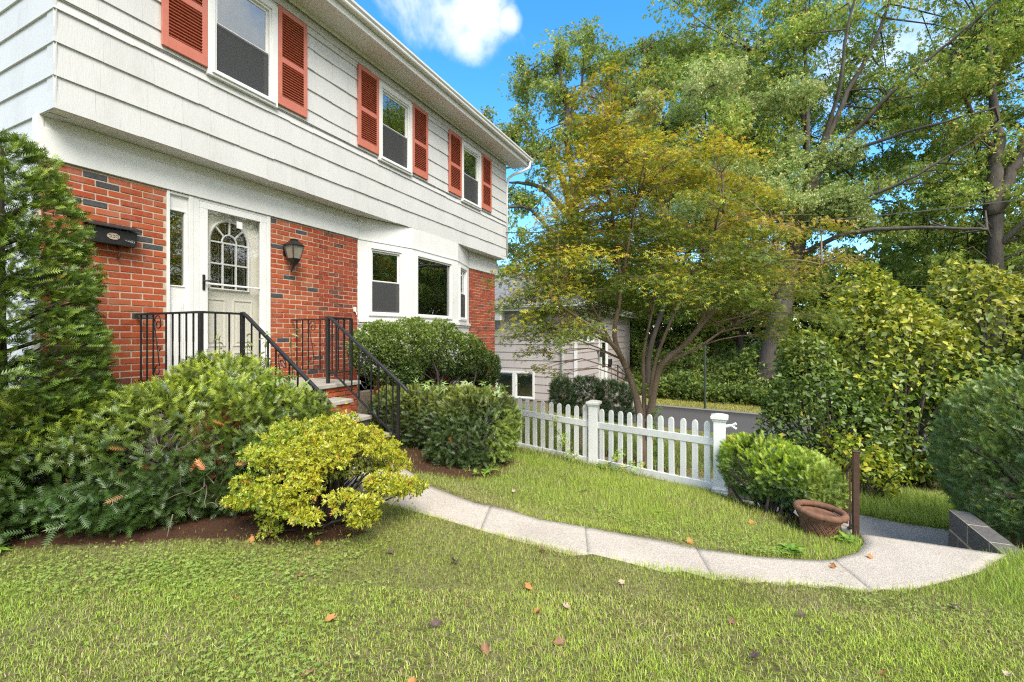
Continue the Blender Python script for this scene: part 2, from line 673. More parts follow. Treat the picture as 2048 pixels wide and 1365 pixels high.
# ------------------------------------------------------------------ terrain
CTRL = np.array([
    (-3.6, 3.8, .12), (-5, 2, .1), (-5.6, 6.5, .1), (-4.4, 1.4, .06), (-3.2, 2.0, .04), (-2.6, 2.6, .03), (-2.75, 3.4, .055), (-1.5, 3.4, -.03), (-.2, 3.6, -.13),
    (.6, 3.9, -.2), (1.3, 4.4, -.2), (0, 2, 0), (1, 2.5, -.05), (2.2, 4.9, -.17), (2.4, 3.6, -.1), (-1, 1, .02), (0, 0, 0), (2, 0, 0), (-3, 0, .05),
    (-.14, 5.6, -.24), (-1.72, 6.2, -.28), (-3.46, 6.33, -.16), (-2.8, 4.8, .0), (.73, 4.8, -.2), (.46, 5.2, -.22), (-1.14, 6.83, -.33), (-5.5, 10.5, -.2), (-4.5, 12.5, -.8),
    (-5, 15.8, -1.35), (-6.7, 15.5, -1.4), (-2, 10, -.8), (0, 9, -.9), (-2, 14, -1.3), (1, 14, -1.35), (1.5, 7.2, -.87), (2.3, 7.35, -.87), (3.2, 5.9, -.3), (1, 6.3, -.87), (.3, 6.3, -.7),
    (2, 8.7, -.87), (4, 9, -.9), (6, 8, -.8), (10, 10, -1.2), (-12, 19, -1.4), (0, 17, -1.4), (12, 17, -1.4), (-12, -10, 0), (12, -10, 0), (25, 5, -.8), (-20, 8, 0),
    (0, 30, -1.4), (25, 30, -1.4), (-25, 30, -1.4), (0, 60, -1.4), (60, 60, -1.4), (-60, 60, -1.4), (60, -20, -.5), (-60, -20, 0), (0, -60, 0)])


def _k(a, b):
    return np.linalg.norm(a[:, None, :] - b[None, :, :], axis=-1)


_n = len(CTRL)
_A = np.zeros((_n + 3, _n + 3))
_A[:_n, :_n] = _k(CTRL[:, :2], CTRL[:, :2])
_A[:_n, _n] = 1
_A[:_n, _n + 1:] = CTRL[:, :2]
_A[_n:, :_n] = _A[:_n, _n:].T
_W = np.linalg.solve(_A, np.concatenate([CTRL[:, 2], np.zeros(3)]))
ROAD_P = np.array([0.954, 19.05])
ROAD_D = np.array([0.9856, -0.169])
ROAD_N = np.array([0.169, 0.9856])


def sstep(x, a, b):
    t = np.clip((x - a) / (b - a), 0, 1)
    return t * t * (3 - 2 * t)


def ground(x, y):
    p = np.stack([np.ravel(x), np.ravel(y)], 1).astype(float)
    out = np.empty(len(p))
    for i in range(0, len(p), 20000):
        q = p[i:i + 20000]
        out[i:i + 20000] = _k(q, CTRL[:, :2]) @ _W[:_n] + _W[_n] + q @ _W[_n + 1:]
    out = np.clip(out, -1.5, .3)
    s = (p - ROAD_P) @ ROAD_N
    out = np.where(s > -6, out + (-1.4 - out) * sstep(s, -6, -4.2), out)
    out += 1.25 * sstep(s, 2.2, 5.6) + .035 * np.clip(s - 6, 0, 60)
    return out.reshape(np.shape(x))


def g1(x, y):
    return float(ground(np.array([x]), np.array([y]))[0])


def zwalk(x):
    return .12 - .32 * np.clip((np.asarray(x, float) + 3.6) / 4.2, 0, 1)


def inside(poly, x, y):
    poly = np.asarray(poly, float)
    c = np.zeros(np.shape(x), bool)
    j = len(poly) - 1
    for i in range(len(poly)):
        xi, yi = poly[i]; xj, yj = poly[j]
        if yi != yj:
            c ^= ((yi > y) != (yj > y)) & (x < (xj - xi) * (y - yi) / (yj - yi) + xi)
        j = i
    return c


WALK_LO = [(-3.75, 3.12), (-2.65, 3.12), (-2.23, 3.11), (-1.92, 3.12), (-1.72, 3.12), (-1.38, 3.17), (-1.1, 3.19), (-.78, 3.22), (-.55, 3.27), (-.2, 3.34), (.2, 3.54), (.54, 3.72),
           (.83, 3.79), (1.09, 3.95), (1.33, 4.15), (1.55, 4.36), (1.76, 4.68), (1.91, 4.87)]
WALK_UP = [(-3.75, 4.2), (-2.95, 3.82), (-2.86, 3.69), (-2.46, 3.62), (-2.09, 3.56), (-1.8, 3.60), (-1.5, 3.58), (-1.09, 3.67), (-.8, 3.71), (-.51, 3.77), (-.22, 3.8), (-.05, 3.86),
           (.16, 3.92), (.53, 4.1), (.69, 4.2), (.89, 4.43), (.98, 4.66), (.985, 4.85)]
WALK = WALK_LO + WALK_UP[::-1]
WELL = [(.985, 4.8), (1.92, 4.86), (1.92, 6.1), (.985, 6.1)]
DRIVE = [(-.6, 6.35), (.2, 6.15), (.9, 6.0), (2.1, 5.98), (2.45, 6.5), (2.5, 7.28), (1.9, 7.32), (1.5, 7.42), (.6, 7.75), (-.2, 8.3), (-.9, 8.2)]
BED = [(-6, .6), (-4.43, 1.29), (-3.92, 1.62), (-3.35, 2.02), (-2.86, 2.2), (-2.5, 2.42), (-2.42, 2.62), (-2.62, 2.8), (-2.85, 3.1), (-6, 3.1)]
BED2 = [(-2.95, 3.85), (-2.85, 3.98), (-2.5, 4.0), (-2.25, 4.3), (-2.4, 5.1), (-3, 5.6), (-4.4, 9.2), (-5.9, 9.9), (-5.9, 3.9)]
BED3 = [(-.1, 5.2), (.15, 4.92), (.5, 4.72), (.62, 4.58), (.95, 4.85), (.95, 5.9), (-.15, 5.8)]
BED4 = [(-2.2, 6.6), (-.2, 6.2), (.1, 7.2), (-.9, 7.8), (-2.2, 7.6)]
BED5 = [(1.95, 4.95), (2.4, 4.9), (5.5, 4.3), (5.5, 8), (1.95, 7)]

xs = np.unique(np.concatenate([np.arange(-9, 6.01, .1), -9 - np.geomspace(.15, 320, 34), 6 + np.geomspace(.15, 320, 34)]))
ys = np.unique(np.concatenate([np.arange(-1, 10.01, .1), 10 + np.arange(.25, 20, .25), 30 + np.geomspace(.4, 320, 26), -1 - np.geomspace(.2, 320, 26)]))
GX, GY = np.meshgrid(xs, ys, indexing='ij')
GZ = ground(GX, GY)
GZ = np.where(inside(WALK, GX, GY), zwalk(GX) - .03, GZ)
GZ = np.where(inside(WELL, GX, GY), -.95, GZ)
GZ = np.where(inside(DRIVE, GX, GY), -.89, GZ)
GZ += .012 * snoise(np.stack([GX.ravel(), GY.ravel(), GX.ravel() * 0], 1), 3.1, 4).reshape(GX.shape) * (np.abs(GX) < 12)
house_in = (GX < -5.95) & (GX > -13) & (GY > 2) & (GY < 11.3)
nx, ny = GX.shape
idx = np.arange(nx * ny).reshape(nx, ny)
GF = np.stack([idx[:-1, :-1], idx[1:, :-1], idx[1:, 1:], idx[:-1, 1:]], -1).reshape(-1, 4)
bed = np.zeros(GX.shape)
for B_ in (BED, BED2, BED3, BED4, BED5):
    bed = np.maximum(bed, inside(B_, GX, GY).astype(float))
for _ in range(2):
    bed[1:-1, 1:-1] = (bed[1:-1, 1:-1] * 2 + bed[:-2, 1:-1] + bed[2:, 1:-1] + bed[1:-1, :-2] + bed[1:-1, 2:]) / 6
s_far = ((np.stack([GX, GY], -1) - ROAD_P) @ ROAD_N)
wild = np.clip((s_far - 2.3) / .6, 0, 1)
gc = np.stack([bed, wild, np.zeros_like(bed)], -1).reshape(-1, 3)

m_ground, N, L, B = nodes_of("lawn_soil")
at = N.new("ShaderNodeAttribute"); at.attribute_name = "Col"
sp = N.new("ShaderNodeSeparateColor"); L.new(at.outputs["Color"], sp.inputs[0])
nz = noise(N, L, 5, 6, .65)
turf = ramp_mix(N, L, mrange(N, L, noise(N, L, 1.7, 4, .6), .35, .65), (.22, .22, .07), (.33, .30, .14))
turf = ramp_mix(N, L, mrange(N, L, noise(N, L, 45, 4, .7), .4, .7), turf, (.06, .055, .025))
mul = ramp_mix(N, L, mrange(N, L, noise(N, L, 55, 6, .75), .3, .7), (.045, .022, .014), (.15, .075, .045))
mul = ramp_mix(N, L, mrange(N, L, nz, .4, .7, 0, .7), mul, (.10, .062, .042))
ma = N.new("ShaderNodeMath"); ma.operation = 'ADD'
L.new(sp.outputs[0], ma.inputs[0]); L.new(mrange(N, L, noise(N, L, 9, 5, .7), .3, .7, -.28, .28), ma.inputs[1])
c = ramp_mix(N, L, mrange(N, L, ma.outputs[0], .4, .62), turf, mul)
c = ramp_mix(N, L, sp.outputs[1], c, (.05, .055, .02))
L.new(c, B.inputs["Base Color"])
B.inputs["Roughness"].default_value = 1
B.inputs["Specular IOR Level"].default_value = .1
bump(N, L, B, noise(N, L, 70, 6, .75), 1.0, .02)
g_me = np_mesh("ground", np.stack([GX, GY, GZ], -1).reshape(-1, 3), GF, m_ground, gc, smooth=True)
tag(put("ground", g_me), kind="structure")


def strip(name, lo, hi, zf, nseg, ncross, m, thick=.12, kind="structure", zoff=0.0):
    """slab with top surface between two polylines, resampled evenly"""
    def res(pl, n):
        pl = np.asarray(pl, float)
        d = np.concatenate([[0], np.cumsum(np.linalg.norm(np.diff(pl, axis=0), axis=1))])
        t = np.linspace(0, d[-1], n)
        return np.stack([np.interp(t, d, pl[:, 0]), np.interp(t, d, pl[:, 1])], 1)
    a, b = res(lo, nseg), res(hi, nseg)
    rows = [a + (b - a) * k / (ncross - 1) for k in range(ncross)]
    P = np.stack(rows, 1)
    Z = zf(P[..., 0], P[..., 1]) + zoff
    top = np.concatenate([P, Z[..., None]], -1)
    bot = top.copy(); bot[..., 2] -= thick
    V = np.concatenate([top.reshape(-1, 3), bot.reshape(-1, 3)])
    i = np.arange(nseg * ncross).reshape(nseg, ncross)
    F = [np.stack([i[:-1, :-1], i[1:, :-1], i[1:, 1:], i[:-1, 1:]], -1).reshape(-1, 4)]
    o = nseg * ncross
    for e0, e1 in ((i[:-1, 0], i[1:, 0]), (i[1:, -1], i[:-1, -1])):
        F.append(np.stack([e0, e0 + o, e1 + o, e1], -1))
    for e in (i[0], i[-1][::-1]):
        F.append(np.stack([e[1:], e[1:] + o, e[:-1] + o, e[:-1]], -1))
    me = np_mesh(name, V, np.concatenate(F), m)
    return tag(put(name, me), kind=kind)


# exposed-aggregate walk
m_walk, N, L, B = nodes_of("exposed_aggregate_concrete")
c = ramp_mix(N, L, mrange(N, L, noise(N, L, 1.6, 4), .3, .7), (.46, .40, .335), (.56, .495, .42))
vo = N.new("ShaderNodeTexVoronoi"); vo.inputs["Scale"].default_value = 150
gpos = N.new("ShaderNodeNewGeometry"); L.new(gpos.outputs["Position"], vo.inputs["Vector"])
sv = N.new("ShaderNodeSeparateColor"); L.new(vo.outputs["Color"], sv.inputs[0])
c = ramp_mix(N, L, mrange(N, L, sv.outputs[0], .55, 1, 0, .75), c, (.66, .62, .57))
c = ramp_mix(N, L, mrange(N, L, sv.outputs[1], .74, 1, 0, .62), c, (.26, .21, .175))
c = ramp_mix(N, L, mrange(N, L, noise(N, L, 7, 6, .7), .58, .8, 0, .45), c, (.25, .22, .17))
c = ramp_mix(N, L, mrange(N, L, noise(N, L, 1.1, 6, .7), .5, .75, 0, .35), c, (.30, .26, .20))
L.new(c, B.inputs["Base Color"]); B.inputs["Roughness"].default_value = .9
bump(N, L, B, vo.outputs["Distance"], .5, .006)
zw2 = lambda x, y: zwalk(x) + .004
# poured in bays with open joints between them
cuts = [0, .235, .42, .60, .78, 1.0]


def part_poly(pl, a, b):
    pl = np.asarray(pl, float)
    d = np.concatenate([[0], np.cumsum(np.linalg.norm(np.diff(pl, axis=0), axis=1))]); d /= d[-1]
    t = np.linspace(a, b, 24)
    return np.stack([np.interp(t, d, pl[:, 0]), np.interp(t, d, pl[:, 1])], 1)


lo_w, up_w = WALK_LO[:13], WALK_UP[:15]
w_root = strip("path", WALK_LO, WALK_UP, zw2, 40, 8, m_walk, .1, zoff=-.009)
for k in range(len(cuts) - 1):
    e = .00004
    o = strip("path_slab", part_poly(lo_w, cuts[k] + e, cuts[k + 1] - e), part_poly(up_w, cuts[k] + e, cuts[k + 1] - e), zw2, 24, 8, m_walk)
    del o["kind"]
    o.parent = w_root
o = strip("path_slab", part_poly(WALK_LO[12:], 0.0005, 1), part_poly(WALK_UP[14:], 0.0005, 1), lambda x, y: zwalk(x) + .003, 24, 10, m_walk, .14)
del o["kind"]
o.parent = w_root

# sunken drive and steps
m_asph = mat("asphalt", (.075, .074, .074), (.125, .122, .122), 1.0, 70, 6, .8, .006, 150, spec=.1)
bmq = bmesh.new()
f = bmq.faces.new([bmq.verts.new((x, y, -.85)) for x, y in DRIVE])
bmesh.ops.triangulate(bmq, faces=[f])
me = bpy.data.meshes.new("driveway"); bmq.to_mesh(me); bmq.free()
tag(put("driveway", me, mat("pale_asphalt", (.20, .20, .205), (.30, .30, .31), .95, 70, 6, .8, .006, 150)), kind="structure")
st = thing("garden_steps", "concrete steps going down from the walk between the retaining wall and the brown railing", "steps", (1.45, 5.3, -.85))
for k in range(4):
    MB().box(.99, 1.905, 4.875 + .27 * k, 4.875 + .27 * (k + 1) - .004, -1.0, -.36 - .163 * k + .0).build("step", M['block_cap'], st, bevel=.012)
MB().box(.88, .985, 4.86, 6.0, -1.0, -.235).build("cheek_wall", M['block_cap'], st, bevel=.01)

# street beyond
zr = lambda x, y: np.full(np.shape(x), -1.385)
P = lambda s, n: tuple(ROAD_P + ROAD_D * s + ROAD_N * n)
strip("road", [P(-16, -4.2), P(0, -4.2), P(30, -4.2)], [P(-16, 0), P(0, 0), P(30, 0)], zr, 40, 4, m_asph, .05)
kerb = tag(strip("kerb", [P(-16, 0.003), P(0, 0.003), P(30, 0.003)], [P(-16, .16), P(0, .16), P(30, .16)], lambda x, y: zr(x, y) + .04, 60, 2, mat('kerb_stone', (.16, .15, .14), (.26, .25, .23), .9, 6), .2), kind="structure")

# ------------------------------------------------------------------ the house
UX, BX = -5.64, -5.94            # upper shingle plane, brick plane
house = thing("house", "two storey house with white shingles above red brick and terracotta shutters", "house", (-6.5, 6.6, 0))
NOTX = (0, 0, 0)


def rects(y0, y1, z0, z1, holes):
    Y = sorted({y0, y1, *[max(y0, min(y1, h[i])) for h in holes for i in (0, 1)]})
    Z = sorted({z0, z1, *[max(z0, min(z1, h[i])) for h in holes for i in (2, 3)]})
    out = []
    for a, b in zip(Y, Y[1:]):
        for c, d in zip(Z, Z[1:]):
            if b - a < 1e-4 or d - c < 1e-4: continue
            ym, zm = (a + b) / 2, (c + d) / 2
            if any(h[0] < ym < h[1] and h[2] < zm < h[3] for h in holes): continue
            out.append((a, b, c, d))
    return out


WINS = [(3.355, 4.285, 4.615, 6.0), (6.285, 7.215, 4.605, 6.0), (9.03, 9.94, 4.6, 6.0)]
holes_u = [(a + .05, b - .05, c + .04, d - .05) for a, b, c, d in WINS]
w = MB()
for a, b, c, d in rects(2.0, 11.39, 3.63, 6.27, holes_u):
    w.box(UX - .16, UX - .024, a, b, c, d)
w.box(-13, UX - .165, 2.014, 2.15, 3.6, 6.3).box(-13, BX - .21, 2.014, 2.15, .2, 3.595).box(-13, UX - .165, 11.25, 11.385, 3.6, 6.3).box(-13, BX - .21, 11.25, 11.385, -.9, 3.595).box(-13.2, -13.005, 2.0, 11.39, -.9, 6.3)
w.box(-13, BX - .21, 2.16, 11.24, 3.42, 3.58)           # floor between the storeys
w.box(-13, BX - .21, 2.16, 11.24, .78, .86)
w.build("wall", M['siding'], house)
w = MB()
DOOR = (3.085, 4.412, .88, 3.2)
for a, b, c, d in rects(2.0, 11.285, -.9, 3.2, [DOOR, (6.16, 9.83, .5, 3.25)]):
    w.box(BX - .2, BX - .0055, a, b, c, d)
w.build("brick_backing", M['mortar'], house)
MB().box(-9.2, -9.0, 2.16, 11.24, .87, 3.41).box(-9.2, -9.0, 2.16, 11.24, 3.6, 6.2).build("inner_wall", M['room'], house)

# shingles: wedge lapped courses, front and side
EXP = .3087


def wedge(name):
    b = MB()
    v = [(-.0, 0, 0), (.024, 0, 0), (-.0, 1, 0), (.024, 1, 0), (-.0, 0, 1), (.004, 0, 1), (-.0, 1, 1), (.004, 1, 1)]
    b.add(v, [(0, 1, 3, 2), (4, 6, 7, 5), (0, 4, 5, 1), (2, 3, 7, 6), (0, 2, 6, 4), (1, 5, 7, 3)])
    return b.mesh(name)


SH_ME = wedge("shingle"); SH_ME.materials.append(M['siding'])
r = np.random.default_rng(11)
for k in range(9):
    z0 = 3.605 + EXP * k
    z1 = min(z0 + EXP + .014, 6.262)
    y = 1.992
    joints = [y]
    while y < 11.40:
        y += r.uniform(.29, .47)
        joints.append(min(y, 11.40))
    for a, b in zip(joints, joints[1:]):
        if b - a < .02: continue
        for (p, q, c, d) in rects(a + .0006, b - .0006, z0, z1, [(h[0] + .04, h[1] - .04, h[2] + .03, h[3] - .03) for h in WINS]):
            put("shingle", SH_ME, None, house, (UX - .024 + r.uniform(-.002, .002), p, c + (r.uniform(-.005, .005) if c == z0 else 0)), rot=(rad(r.uniform(-.25, .25)), 0, 0), scale=(1, q - p, d - c))
    # side of the house: courses run back from the corner
    x = UX - .004
    while x > -8.5:
        wd = r.uniform(.5, .9)
        put("shingle", SH_ME, None, house, (x, 2.013, z0), rot=(0, 0, -PI / 2), scale=(1, -wd, z1 - z0))
        x -= wd + .003
for k in range(11):
    z0 = 3.605 - EXP * (k + 1)
    put("shingle", SH_ME, None, house, (BX - .09, 2.013, z0), rot=(0, 0, -PI / 2), scale=(1, -3.2, EXP + .014))

# jetty soffit, frieze boards, corner trim
MB().box(BX - .02, UX - .03, 1.995, 11.395, 3.61, 3.632).build("jetty_soffit", M['soffit'], house)
for bb in ((.004, 1.992, 6.1, 3.489, 3.608), (.004, 9.9, 11.392, 3.489, 3.608), (.03, 1.99, 6.104, 3.205, 3.488), (.03, 9.885, 11.392, 3.19, 3.488)):
    MB().box(BX - .05, BX + bb[0], *bb[1:]).build("frieze_board", M['trim'], house, bevel=.003)
MB().box(BX - .1, BX + .012, 1.978, 2.02, 3.2, 3.605).build("corner_board", M['trim'], house)
# eaves
MB().box(-5.66, -5.19, 1.55, 11.83, 6.255, 6.275).build("soffit", M['soffit'], house)
MB().box(-5.62, -5.6, 1.995, 11.4, 6.2, 6.254).build("frieze_moulding", M['trim'], house)
MB().box(-5.19, -5.165, 1.55, 11.83, 6.24, 6.44).box(-9.3, -5.19, 11.84, 11.865, 6.3, 6.36).build("fascia", M['trim'], house, bevel=.003)
gp = [(0, 0), (.085, 0), (.095, .02), (.09, .05), (.115, .08), (.115, .115), (.105, .115), (.1, .09), (.075, .06), (.078, .018), (.01, .012), (.01, .1), (0, .115)]
Mg = Matrix(((1, 0, 0, -5.163), (0, 0, 1, 1.5), (0, 1, 0, 6.345), (0, 0, 0, 1)))
MB().prism(gp, Mg, 10.36).box(-5.16, -5.052, 11.861, 11.866, 6.35, 6.455).build("gutter", M['gutter'], house)
MB().tube([(-5.1, 11.78, 6.36), (-5.1, 11.78, 6.24), (-5.13, 11.74, 6.16), (-5.3, 11.62, 6.05), (-5.5, 11.52, 5.97), (-5.62, 11.47, 5.86), (-5.66, 11.46, 5.6), (-5.66, 11.46, 3.7)], .036, 10).build("downspout", M['vinyl'], house, smooth=True)
Mr = Matrix(((1, 0, 0, 0), (0, 0, 1, 1.5), (0, 1, 0, 0), (0, 0, 0, 1)))
MB().prism([(-5.12, 6.44), (-9.3, 8.75), (-13.5, 6.44), (-13.4, 6.4), (-9.3, 8.65), (-5.2, 6.4)], Mr, 10.37).build("roof", M['roof'], house)
MB().prism([(-5.7, 6.28), (-9.3, 8.6), (-13.1, 6.28)], Matrix(((1, 0, 0, 0), (0, 0, 1, 11.25), (0, 1, 0, 0), (0, 0, 0, 1))), .13).prism(
    [(-5.7, 6.28), (-9.3, 8.6), (-13.1, 6.28)], Matrix(((1, 0, 0, 0), (0, 0, 1, 2.01), (0, 1, 0, 0), (0, 0, 0, 1))), .13).build("gable", M['siding'], house)

# windows of the upper floor


def sash_window(name, parent, F, W, H, cas=.085, screened=True, double=True, sill=True, blind=None):
    """F maps (u, depth, z) to world: u along the wall, depth outwards"""
    def boxes(lst):
        b = MB()
        for u0, u1, d0, d1, z0, z1 in lst:
            v = [F(u, d, z) for d in (d0, d1) for u in (u0, u1) for z in (z0, z1)]
            b.add(v, [(0, 1, 3, 2), (4, 6, 7, 5), (0, 4, 5, 1), (2, 3, 7, 6), (0, 2, 6, 4), (1, 5, 7, 3)])
        return b
    sl = .075 if sill else cas
    fr = [(0, cas, -.05, .035, 0, H), (W - cas, W, -.05, .035, 0, H), (cas, W - cas, -.05, .035, H - cas, H), (cas, W - cas, -.05, .035, 0, sl)]
    if sill:
        fr.append((cas * .5, W - cas * .5, .036, .055, sl * .45, sl * .8))
    wobj = boxes(fr).build(name, M['trim'], parent, bevel=.004)
    a, b, c, d = cas, W - cas, sl, H - cas
    lin = .028
    boxes([(a, a + lin, -.06, .012, c, d), (b - lin, b, -.06, .012, c, d), (a + lin, b - lin, -.06, .012, d - lin, d), (a + lin, b - lin, -.06, .012, c, c + lin)]).build("frame", M['vinyl'], wobj)
    a += lin; b -= lin; c += lin; d -= lin
    if double:
        m_ = (c + d) / 2
        t = .032
        for nm, z0, z1, dep in (("upper_sash", m_ - .012, d, -.022), ("lower_sash", c, m_ + .022, -.048)):
            s_ = boxes([(a, a + t, dep - .02, dep, z0, z1), (b - t, b, dep - .02, dep, z0, z1), (a + t, b - t, dep - .02, dep, z0, z0 + t), (a + t, b - t, dep - .02, dep, z1 - t, z1)]).build(nm, M['vinyl'], wobj, bevel=.002)
            boxes([(a + t, b - t, dep - .012, dep - .008, z0 + t, z1 - t)]).build("pane", M['glass'], wobj)
        if screened:
            boxes([(a + .004, b - .004, -.008, -.006, c + .004, m_)]).build("insect_screen", M['screen'], wobj)
    else:
        boxes([(a, b, -.03, -.026, c, d)]).build("pane", M['glass'], wobj)
    if blind:
        boxes([(a, b, -.11, -.1, *blind)]).build("blind", M['room'], wobj)
    return wobj


for i, (y0, y1, z0, z1) in enumerate(WINS):
    sash_window("window", house, lambda u, d, z, y0=y0, z0=z0: (UX + d, y0 + u, z0 + z), y1 - y0, z1 - z0)

# shutters with real louvres
SL = MB()
SL.obox(Matrix.Rotation(rad(38), 4, 'Y'), .042, 1.0, .0075)
SL_ME = SL.mesh("louvre"); SL_ME.materials.append(M['shutter'])
for (y0, y1) in ((2.872, 3.352), (4.29, 4.768), (5.79, 6.285), (7.228, 7.728), (8.512, 9.028), (9.972, 10.478)):
    z0, z1 = 4.685, 6.04
    s_ = MB()
    st_w = .062
    s_.box(UX + .004, UX + .034, y0, y0 + st_w, z0, z1).box(UX + .004, UX + .034, y1 - st_w, y1, z0, z1)
    zm = z0 + .60
    for a, b in ((z0, z0 + .13), (zm, zm + .075), (z1 - .07, z1)):
        s_.box(UX + .004, UX + .032, y0 + st_w, y1 - st_w, a, b)
    s_.box(UX + .002, UX + .006, y0 + st_w, y1 - st_w, z0 + .13, z1 - .07)
    so = s_.build("shutter", M['shutter'], house, bevel=.003)
    for a, b in ((z0 + .13, zm), (zm + .075, z1 - .07)):
        n = int(round((b - a) / .035))
        for k in range(n):
            put("louvre", SL_ME, None, so, (UX + .019, (y0 + y1) / 2, a + (k + .5) * (b - a) / n), scale=(1, y1 - y0 - 2 * st_w, 1))

# bay window
bay = MB()
B0, B1, B2, B3 = Vector((BX + .002, 6.11, 0)), Vector((-5.63, 7.25, 0)), Vector((-5.63, 8.89, 0)), Vector((BX + .002, 9.88, 0))
bay_o = MB()
panels = [(B0, B1, 0.205, 0.945), (B1, B2, 0.085, 1.385), (B2, B3, 0.08, 0.76)]
Z0, Z1, W0, W1 = .82, 3.6, 1.86, 3.115
FR = []
for (p, q, u0, u1) in panels:
    e = (q - p); ln = e.length; e.normalize(); nn = Vector((e.y, -e.x, 0))
    Fm = (lambda p=p, e=e, nn=nn: (lambda u, d, z: tuple(p + e * u + nn * d + Vector((0, 0, z)))))()
    FR.append((Fm, ln, u0, u1))
    for (a, b, c, d) in rects(0, ln, Z0, Z1, [(u0 + .03, u1 - .03, W0 + .02, W1 - .02)]):
        v = [Fm(u, dd, z) for dd in (-.12, 0) for u in (a, b) for z in (c, d)]
        bay.add(v, [(0, 1, 3, 2), (4, 6, 7, 5), (0, 4, 5, 1), (2, 3, 7, 6), (0, 2, 6, 4), (1, 5, 7, 3)])
    # ledge under the windows and a drip moulding over them
    for (c, d, o) in ((1.745, 1.80, .045), (3.2, 3.225, .014), (1.70, 1.744, .02)):
        v = [Fm(u, dd, z) for dd in (0.001, o) for u in (-.01, ln + .01) for z in (c, d)]
        bay.add(v, [(0, 1, 3, 2), (4, 6, 7, 5), (0, 4, 5, 1), (2, 3, 7, 6), (0, 2, 6, 4), (1, 5, 7, 3)])
bay.box(BX - .3, BX + .0, 6.115, 9.875, 3.3, 3.35)
bay_p = bay.build("bay_window", M['trim'], house)
bay_c = MB()
bay_c.add([(BX - .1, 6.13, Z0 + .03), (B1.x - .13, B1.y, Z0 + .03), (B2.x - .13, B2.y, Z0 + .03), (BX - .1, 9.86, Z0 + .03)], [(0, 1, 2, 3)])
bay_c.build("bay_floor", M['trim'], house)
for i, (Fm, ln, u0, u1) in enumerate(FR):
    F2 = (lambda Fm=Fm, u0=u0: (lambda u, d, z: Fm(u0 + u, d, W0 + z)))()
    sash_window("window", house, F2, u1 - u0, W1 - W0, cas=.045, double=(i != 1), sill=False)
# a framed picture on the wall inside
pic = thing("framed_picture", "dark framed picture on the grey wall inside the bay window", "picture", (-8.99, 9.95, 1.9))
pic.location = (-8.98, 10.2, 2.0)
MB().box(-8.995, -8.97, 9.55, 10.95, 1.45, 1.50).box(-8.995, -8.97, 9.55, 10.95, 2.45, 2.50).box(-8.995, -8.97, 9.55, 9.60, 1.5, 2.45).box(-8.995, -8.97, 10.90, 10.95, 1.5, 2.45).build("frame", M['black_metal'], pic)
MB().box(-8.995, -8.985, 9.6, 10.9, 1.5, 2.45).build("print", mat("pale_print", (.2, .2, .2), (.5, .5, .48), .8, 5), pic)

# ---- entrance: sidelight, storm door, inner door
ent = MB()
e0, e1, zb, zt = 3.085, 4.412, .88, 3.2
ent.box(BX - .14, BX + .012, e0, e0 + .03, zb, zt).box(BX - .14, BX + .012, e1 - .055, e1, zb, zt).box(BX - .14, BX + .012, 3.325, 3.375, zb, zt)
ent.box(BX - .14, BX + .008, 3.375, 3.443, zb, zt)
ent.box(BX - .14, BX + .006, e0 + .03, e1 - .055, 3.17, zt).box(BX - .2, BX + .05, e0, e1, zb - .03, zb + .03)
ent.build("door_frame", M['trim'], house, bevel=.003)
s_ = MB()
y0, y1 = e0 + .03, 3.325
for a, b, c, d in rects(y0, y1, zb + .03, 3.17, [(3.135, 3.29, 2.1, 2.985)]):
    s_.box(BX - .08, BX - .03, a, b, c, d)
s_.box(BX - .03, BX - .018, 3.13, 3.295, 2.985, 3.0).box(BX - .03, BX - .018, 3.13, 3.295, 2.085, 2.1)
s_.box(BX - .03, BX - .02, 3.15, 3.275, 1.1, 1.9).box(BX - .021, BX - .012, 3.175, 3.25, 1.14, 1.86)
sd = s_.build("sidelight", M['trim'], house, bevel=.002)
MB().box(BX - .06, BX - .055, 3.135, 3.29, 2.1, 2.985).build("pane", M['glass'], sd)
stm = MB()
d0, d1 = 3.446, 4.354
for a, b, c, d in rects(d0, d1, zb + .04, 3.165, [(3.545, 4.256, 1.0, 3.085)]):
    stm.box(BX - .028, BX + .012, a, b, c, d)
stm.box(BX - .02, BX + .004, 3.545, 4.256, 2.145, 2.168)
storm = stm.build("storm_door", M['vinyl'], house, bevel=.004)
MB().box(BX - .012, BX - .008, 3.545, 4.256, 1.0, 3.085).build("pane", M['glass_door'], storm)
h = MB()
h.box(BX + .012, BX + .024, 3.476, 3.506, 2.07, 2.26)
h.tube([(BX + .02, 3.49, 2.18), (BX + .07, 3.49, 2.18), (BX + .075, 3.51, 2.185), (BX + .07, 3.56, 2.175), (BX + .07, 3.60, 2.19), (BX + .068, 3.625, 2.18)], [.011, .011, .012, .009, .01, .006], 8)
h.build("handle", M['black_metal'], storm, bevel=.001)
MB().box(BX + .001, BX + .003, 3.92, 4.0, 2.93, 3.02).build("sticker", M['vinyl'], storm)
# inner door, cream, with an arched light
XD = BX - .1
inn = MB()
cy, ws, ax = 3.885, 2.72, .268          # arch centre, spring line, radius
LZ0 = 2.105
poly = [(cy - ax, LZ0)] + [(cy - ax * math.cos(PI * k / 16), ws + ax * 1.12 * math.sin(PI * k / 16)) for k in range(17)] + [(cy + ax, LZ0)]
